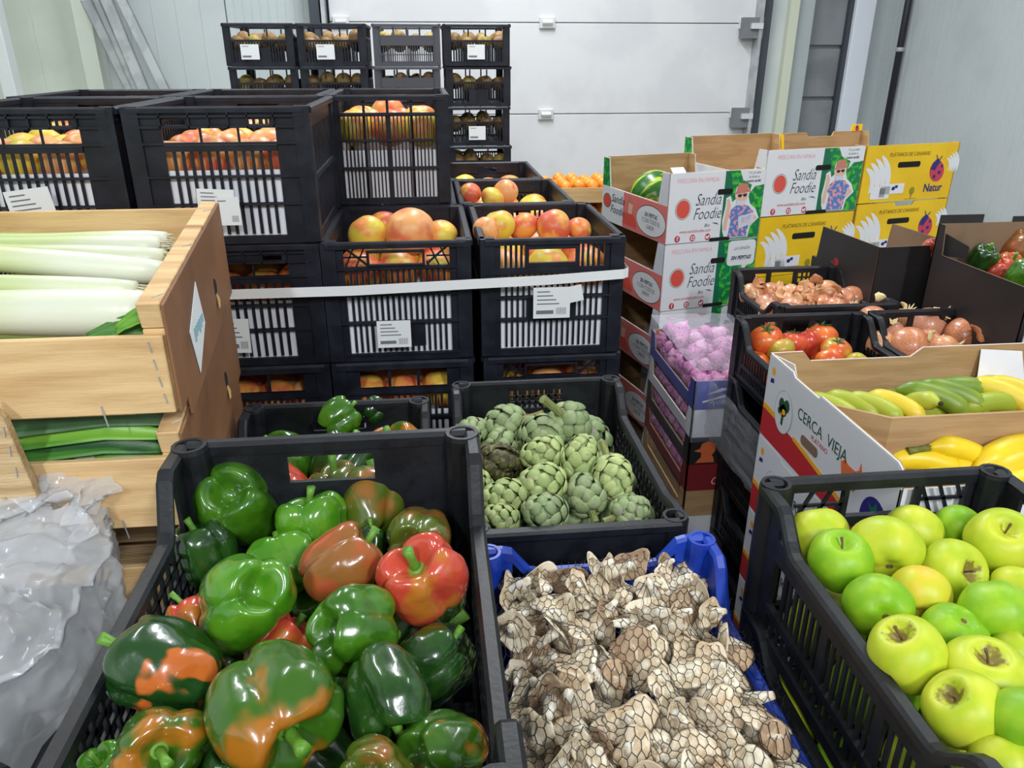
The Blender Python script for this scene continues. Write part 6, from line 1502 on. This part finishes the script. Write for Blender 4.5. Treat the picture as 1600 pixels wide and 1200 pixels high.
# banana box: printed left side, kraft inside, divider
BBX, BBY, BBL, BBW, BBH = .548, .742, .385, .60, .146
def banana_box(k, z, lab, inner=True):
    t = thing('banana_box', lab, 'box', (BBX, BBY, z)); th = .004
    L, H_ = BBL, BBH; sh = H_
    def wl(nm, pts, pos, rot, m=CWHITE):
        mb = MB(); poly(mb, pts, 0, -.002); o = ob(nm, mb, m, t, pos, rot); mb = MB(); poly(mb, pts, -.0022, -.004); ob('lining', mb, KRAFT, o); return o
    side = [(0,0),(L,0),(L,H_-.012),(L-.006,H_-.004),(L-.015,H_),(L*.46,H_),(L*.44,H_-.006),(L*.24,H_-.006),(L*.22,H_),(0,H_)] if k == 0 else [(0,0),(L,0),(L,H_),(0,H_)]
    f = wl('side_panel', side, (0,L,0), (0,0,-PI/2))
    wl('side_panel', [(0,0),(L,0),(L,H_),(0,H_)], (BBW,0,0), (0,0,PI/2))
    bp = [(0,0),(BBW,0),(BBW,H_),(BBW*.90,H_+.002),(BBW*.86,H_-.012),(BBW*.52,H_-.012),(BBW*.50,H_),(0,H_)]
    if k == 0: bp = [(0,0),(BBW,0),(BBW,H_),(BBW-.055,H_+.001),(BBW-.07,H_-.016),(BBW-.245,H_-.016),(BBW-.265,H_),(0,H_)]
    wl('back_panel', bp, (BBW,L,0), (0,0,PI))
    wl('front_panel', [(0,0),(BBW,0),(BBW,H_-.03),(0,H_-.03)], (0,0,0), (0,0,0))
    mb = MB(); mb.box(.004,.004,.001,BBW-.004,L-.004,.004); ob('base', mb, KRAFT, t)
    if k == 0:
        dy = .875-BBY
        mb = MB(); mb.box(.062,dy,.004,BBW-.005,dy+.005,H_-.002); ob('divider', mb, KRAFT, t)
        mb = MB(); mb.hexa([(.062,dy,.02),(.066,dy+.004,.02),(.012,dy+.055,.02),(.008,dy+.052,.02),(.062,dy,H_-.002),(.066,dy+.004,H_-.002),(.012,dy+.055,H_-.004),(.008,dy+.052,H_-.004)]); ob('divider_flap', mb, KRAFT, t)
        mb = MB(); mb.hexa([(.0045,L-.006,.09),(.0065,L-.006,.09),(.030,L-.06,.10),(.028,L-.06,.10),(.0045,L-.006,H_-.002),(.0065,L-.006,H_-.002),(.022,L-.045,H_-.004),(.020,L-.045,H_-.004)]); ob('inner_flap', mb, CWHITE, t)
        a = at(1532,545,y=BBY+L-.006); b_ = at(1596,548,y=BBY+L-.006); c = at(1600,600,y=BBY+L-.02); d = at(1525,596,y=BBY+L-.02)
        pts = [(v.x-BBX, v.y-BBY, v.z-z) for v in (d,c,b_,a)]
        mb = MB(); mb.hexa([(x,y-.002,zz) for x,y,zz in pts]+[(x,y-.0012,zz) for x,y,zz in pts]); ob('white_paper', mb, PAPER, t)
    # print on the left side
    decal(f, 'pale_print', [[(.001,.001),(L-.001,.001),(L-.001,H_-.014),(L-.016,H_-.002),(L*.46,H_-.002),(L*.44,H_-.008),(L*.24,H_-.008),(L*.22,H_-.002),(.001,H_-.002)]], I_LAV, .5)
    decal(f, 'red_stripe', [[(.001,.002),(.001,.050),(L*.30,.046),(L*.60,.030),(L-.06,.012),(L-.06,.002)]], I_STRIPE, 1)
    decal(f, 'gold_stripe', [[(.001,.050),(.001,.060),(L*.13,.058),(L*.13,.049)], [(L*.30,.052),(L*.30,.044),(L*.60,.030),(L*.74,.022),(L*.74,.030),(L*.60,.038)]], I_GOLD, 1.3)
    decal(f, 'tree_emblem', [ell(L*.19,.072,.031,.036,24)], mat('grey green print', srgb(120,135,125), .6), 1.5); decal(f, 'tree_emblem', [ell(L*.19,.072,.030,.035,24)], I_LAV, 2)
    DG = mat('deep green print', srgb(35,80,50), .6)
    decal(f, 'tree_emblem', [ell(L*.19-.008,.082,.010,.012,9), ell(L*.19+.009,.086,.010,.011,9), ell(L*.19,.075,.012,.010,9), [(L*.19-.004,.050),(L*.19+.003,.050),(L*.19+.004,.075),(L*.19-.003,.075)], ell(L*.19-.012,.070,.007,.006,8)], DG, 2.5); decal(f, 'tree_emblem', [ell(L*.19+.002,.073,.006,.005,8), ell(L*.19-.006,.066,.003,.003,8)], I_GOLD, 3)
    text(f, 'CERCA  VIEJA', L*.50, .086, .026, DG, 2, 0, sx=.95); text(f, 'PLÁTANO', L*.50, .073, .011, I_STRIPE, 2)
    decal(f, 'hand_hole', [rrect(L*.36,.052,L*.50,.068,.007)], KRAFTD, 1.6)
    banana_pts = [(.0,.040),(.006,.022),(.022,.010),(.040,.012),(.050,.028),(.052,.050),(.046,.064),(.044,.050),(.036,.044),(.018,.044),(.010,.048)]
    decal(f, 'banana_print', [[(L*.66+x, .048+z*.9) for x, z in banana_pts]], I_ORNG, 2)
    decal(f, 'oval_emblem', [ell(L*.90,.045,.030,.034,24)], I_NAVY, 2); decal(f, 'oval_emblem', [[(L*.90-.002,.052),(L*.90-.016,.066),(L*.90-.006,.062),(L*.90+.002,.074),(L*.90+.006,.062),(L*.90+.016,.064),(L*.90+.006,.052)]], I_DGRN, 2.5); decal(f, 'oval_emblem', [[(L*.90+.004,.020),(L*.90+.012,.016),(L*.90+.020,.044),(L*.90+.014,.048)]], I_GOLD, 2.5)
    decal(f, 'small_mark', [ell(.022,.122,.006,.007,10)], I_GOLD, 1.5); decal(f, 'small_mark', [[(.014,.100),(.028,.103),(.026,.110),(.016,.108)]], I_NAVY, 1.5)
    return t
for k in range(6):
    banana_box(k, 1.050-BBH-k*(BBH+.001), ['open banana box with tree emblem, holding bananas in two compartments','banana carton %s below the open banana box' % ORD[0],'banana carton second below the open banana box','banana carton third below the open banana box','banana carton fourth below the open banana box','banana carton fifth below the open banana box'][k])
pallet(BBX+BBW/2, BBY+BBL/2, BBW, BBL, 1.05-BBH-5*(BBH+.001)-.001, 'wooden pallet under the banana cartons')
# small white carton end at the right edge behind the banana box
t, F = carton('white carton corner at the right edge behind the banana box', 'box', (1.02, 1.128, .95), 0, .2, .035, .115, CWHITE, KRAFT, .10, ret=.01); decal(F['front'], 'yellow_mark', [ell(.03,.07,.010,.008,12)], I_GOLD, 1)
# black cartons with peppers
t1, F1 = carton('black carton with a small red mark standing behind the onions', 'box', (1.205, 1.55, .93), 0, .02, .02, .02, CBLK, KRAFTD, .02)
for o in [t1]+list(t1.children_recursive): bpy.data.objects.remove(o)
B1 = Vector((.995, 1.862, .0)); 
t1, F1 = carton('black carton with a small red mark standing behind the onions', 'box', (1.024, 1.640, .925), R(4), .20, .27, .168, CBLK, KRAFTD, .168, ret=.03, frontH=.168, backH=.085)
decal(F1['left'], 'red_mark', [ell(.11,.095,.012,.010,12), [(.085,.090),(.105,.098),(.105,.088)]], mat('dim red print', srgb(150,30,35), .5), 1)
mb = MB(); poly(mb, [(.001,0),(.199,0),(.199,.118),(.05,.118),(.035,.106),(.001,.106)], .0002, .003); ob('overlap_flap', mb, CBLK, t1)
t2, F2 = carton('large black carton of wrapped peppers at the right edge', 'box', (1.100, 1.262, .945), 0, .40, .30, .155, CBLK, KRAFTD, .155, ret=.03, frontH=.155, backH=.218)
mb = MB(); mb.hexa([(.008,.285,.15),(.010,.295,.15),(.038,.24,.155),(.035,.235,.155),(.008,.285,.20),(.010,.295,.20),(.038,.24,.18),(.035,.235,.18)]); ob('inner_flap', mb, CBLK, t2)
mb = MB(); mb.box(.0,.297,.218,.10,.300,.236); ob('back_flap', mb, CBLK, t2); mb = MB(); mb.box(.17,.297,.218,.30,.300,.230); ob('back_flap', mb, CBLK, t2)
for u, v, z, w_, kd, lab in ((1548,380,1.105,52,'g','glossy green pepper in clear wrap at the back of the black carton'),(1535,405,1.095,46,'d','dark green pepper wrapped in film at the left of the black carton'),(1592,392,1.10,60,'n','orange pepper at the right edge in the black carton'),(1575,420,1.08,48,'r','red pepper in the middle of the black carton'),(1598,432,1.09,50,'g','green pepper at the front right of the black carton'),(1560,428,1.07,40,'r','smaller red pepper at the front of the black carton')):
    ppx(u, v, z, w_, kd, (rg.uniform(-.5,.5), -.3, .8), int(u) % 8, lab)
ppx(1455,392,1.075,40,'r',(.2,-.4,.8),3,'red pepper glimpsed between the two black cartons')
for i in range(6): pepper((1.17+(i % 3)*.085, 1.34+(i//3)*.1, .995), .042, 'gdr'[i % 3], (.3,.2,.8), i, 'pepper in the bottom layer of the large black carton', 'bottom layer of the black carton')
for i in range(4): pepper((1.07+(i % 2)*.09, 1.72+(i//2)*.1, .975), .042, 'rgrd'[i], (.3,.2,.8), i, 'pepper inside the black carton with the red mark', 'peppers inside the black carton')
for k in range(4):
    carton('black carton %s below the carton with the red mark' % ORD[k], 'box', (1.235, 1.78, .925-.18*(k+1)), R(4), .20, .24, .178, CBLK, KRAFTD, .178)
pallet(1.33,1.91,.20,.24,.925-.72,'wooden pallet under the small black cartons',R(4))
for k in range(4):
    carton('black carton %s below the large pepper carton' % ORD[k], 'box', (1.19, 1.262, .945-.18*(k+1)), 0, .31, .30, .178, CBLK, KRAFTD, .178)
pallet(1.345,1.412,.31,.30,.945-.72,'wooden pallet under the large black cartons')

# crumpled plastic bag at lower left
def bag():
    t = MB(); NU, NV = 130, 80; rs = []
    cx, cy, z0, z1 = -.492, .66, .885, 1.03
    def ridge(p): return 1-abs(noise.noise(p))*2
    for j in range(NV+1):
        v = j/NV; rr = []
        for i in range(NU):
            u = 2*PI*i/NU; d = Vector((math.cos(u), math.sin(u), 0)); q = Vector((d.x*1.6, d.y*1.6, v*1.5))
            if v < .6: a = v/.6; prof = .82+.18*math.sin(PI*a*.8+.3); z = z0+(z1-z0)*a*.8
            else: a = (v-.6)/.4; prof = (1-a)**.75*.95; z = z0+(z1-z0)*(.8+.2*math.sin(a*PI/2))
            tw = Vector((noise.noise(q*1.1+Vector((5,1,1))), noise.noise(q*1.1+Vector((1,5,1))), 0))*.6
            g = q+tw; n = ridge(g*1.4)*.085+ridge(g*3.1+Vector((3,1,2)))*.05+ridge(g*6.5+Vector((1,5,2)))*.022-.06
            n += .030*ridge(Vector((u*2.2+tw.x*2, v*.8, 3.3)))+.016*ridge(Vector((u*5.5+tw.y*3, v*1.6, 7.1)))
            n *= min(1, .35+prof)
            rr.append((cx+.136*d.x*(prof+n), cy+.215*d.y*(prof+n), z+.034*noise.noise(q*1.3+Vector((9,9,9)))*v+.016*ridge(g*2.6+Vector((2,2,7)))*v+.007*ridge(g*7)*v))
        rs.append(rr)
    t.rings(rs, False); m = t.mesh('plastic_bag', True)
    fm = film('clear crumpled plastic', (.90,.92,.97), .44, .16)
    nt = fm.node_tree; N = nt.nodes; pb = N['Principled BSDF']; pb.inputs['Specular IOR Level'].default_value = .9
    tc = N.new('ShaderNodeTexCoord'); nz = N.new('ShaderNodeTexNoise'); nz.noise_type = 'RIDGED_MULTIFRACTAL'; nz.inputs['Scale'].default_value = 22; nz.inputs['Detail'].default_value = 4; nz.inputs['Distortion'].default_value = 1.2
    bp = N.new('ShaderNodeBump'); bp.inputs['Strength'].default_value = .55; bp.inputs['Distance'].default_value = .02
    nt.links.new(tc.outputs['Object'], nz.inputs['Vector']); nt.links.new(nz.outputs[0], bp.inputs['Height']); nt.links.new(bp.outputs[0], pb.inputs['Normal'])
    for nd in N:
        if nd.bl_idname in ('ShaderNodeLayerWeight','ShaderNodeBsdfTranslucent'): nt.links.new(bp.outputs[0], nd.inputs['Normal'])
    b = tag(ob('plastic_bag', m, fm), 'crumpled clear plastic bag lying at the left of the pepper crate', 'bag')
    # gathered neck of the bag, pulled up to the right
    k = MB(); rs = []; a = Vector((-.445,.735,1.02)); c = Vector((-.405,.80,1.055))
    for j in range(13):
        v = j/12; p = a.lerp(c, v); rr = []
        for i in range(40):
            u = 2*PI*i/40; r = (.046*(1-v)**1.5+.014+.028*max(0,v-.6)/.4)*(1+.35*noise.noise(Vector((math.cos(u)*2.5,math.sin(u)*2.5,v*2)))+.25*math.sin(u*7+v*3))
            rr.append(p+Vector((math.cos(u)*r, math.sin(u)*r*.6, math.sin(u)*r*.5+.012*noise.noise(Vector((u,v*4,2))))))
        rs.append(rr)
    k.rings(rs, False); ob('neck', k.mesh('neck', True), fm, b)
bag()
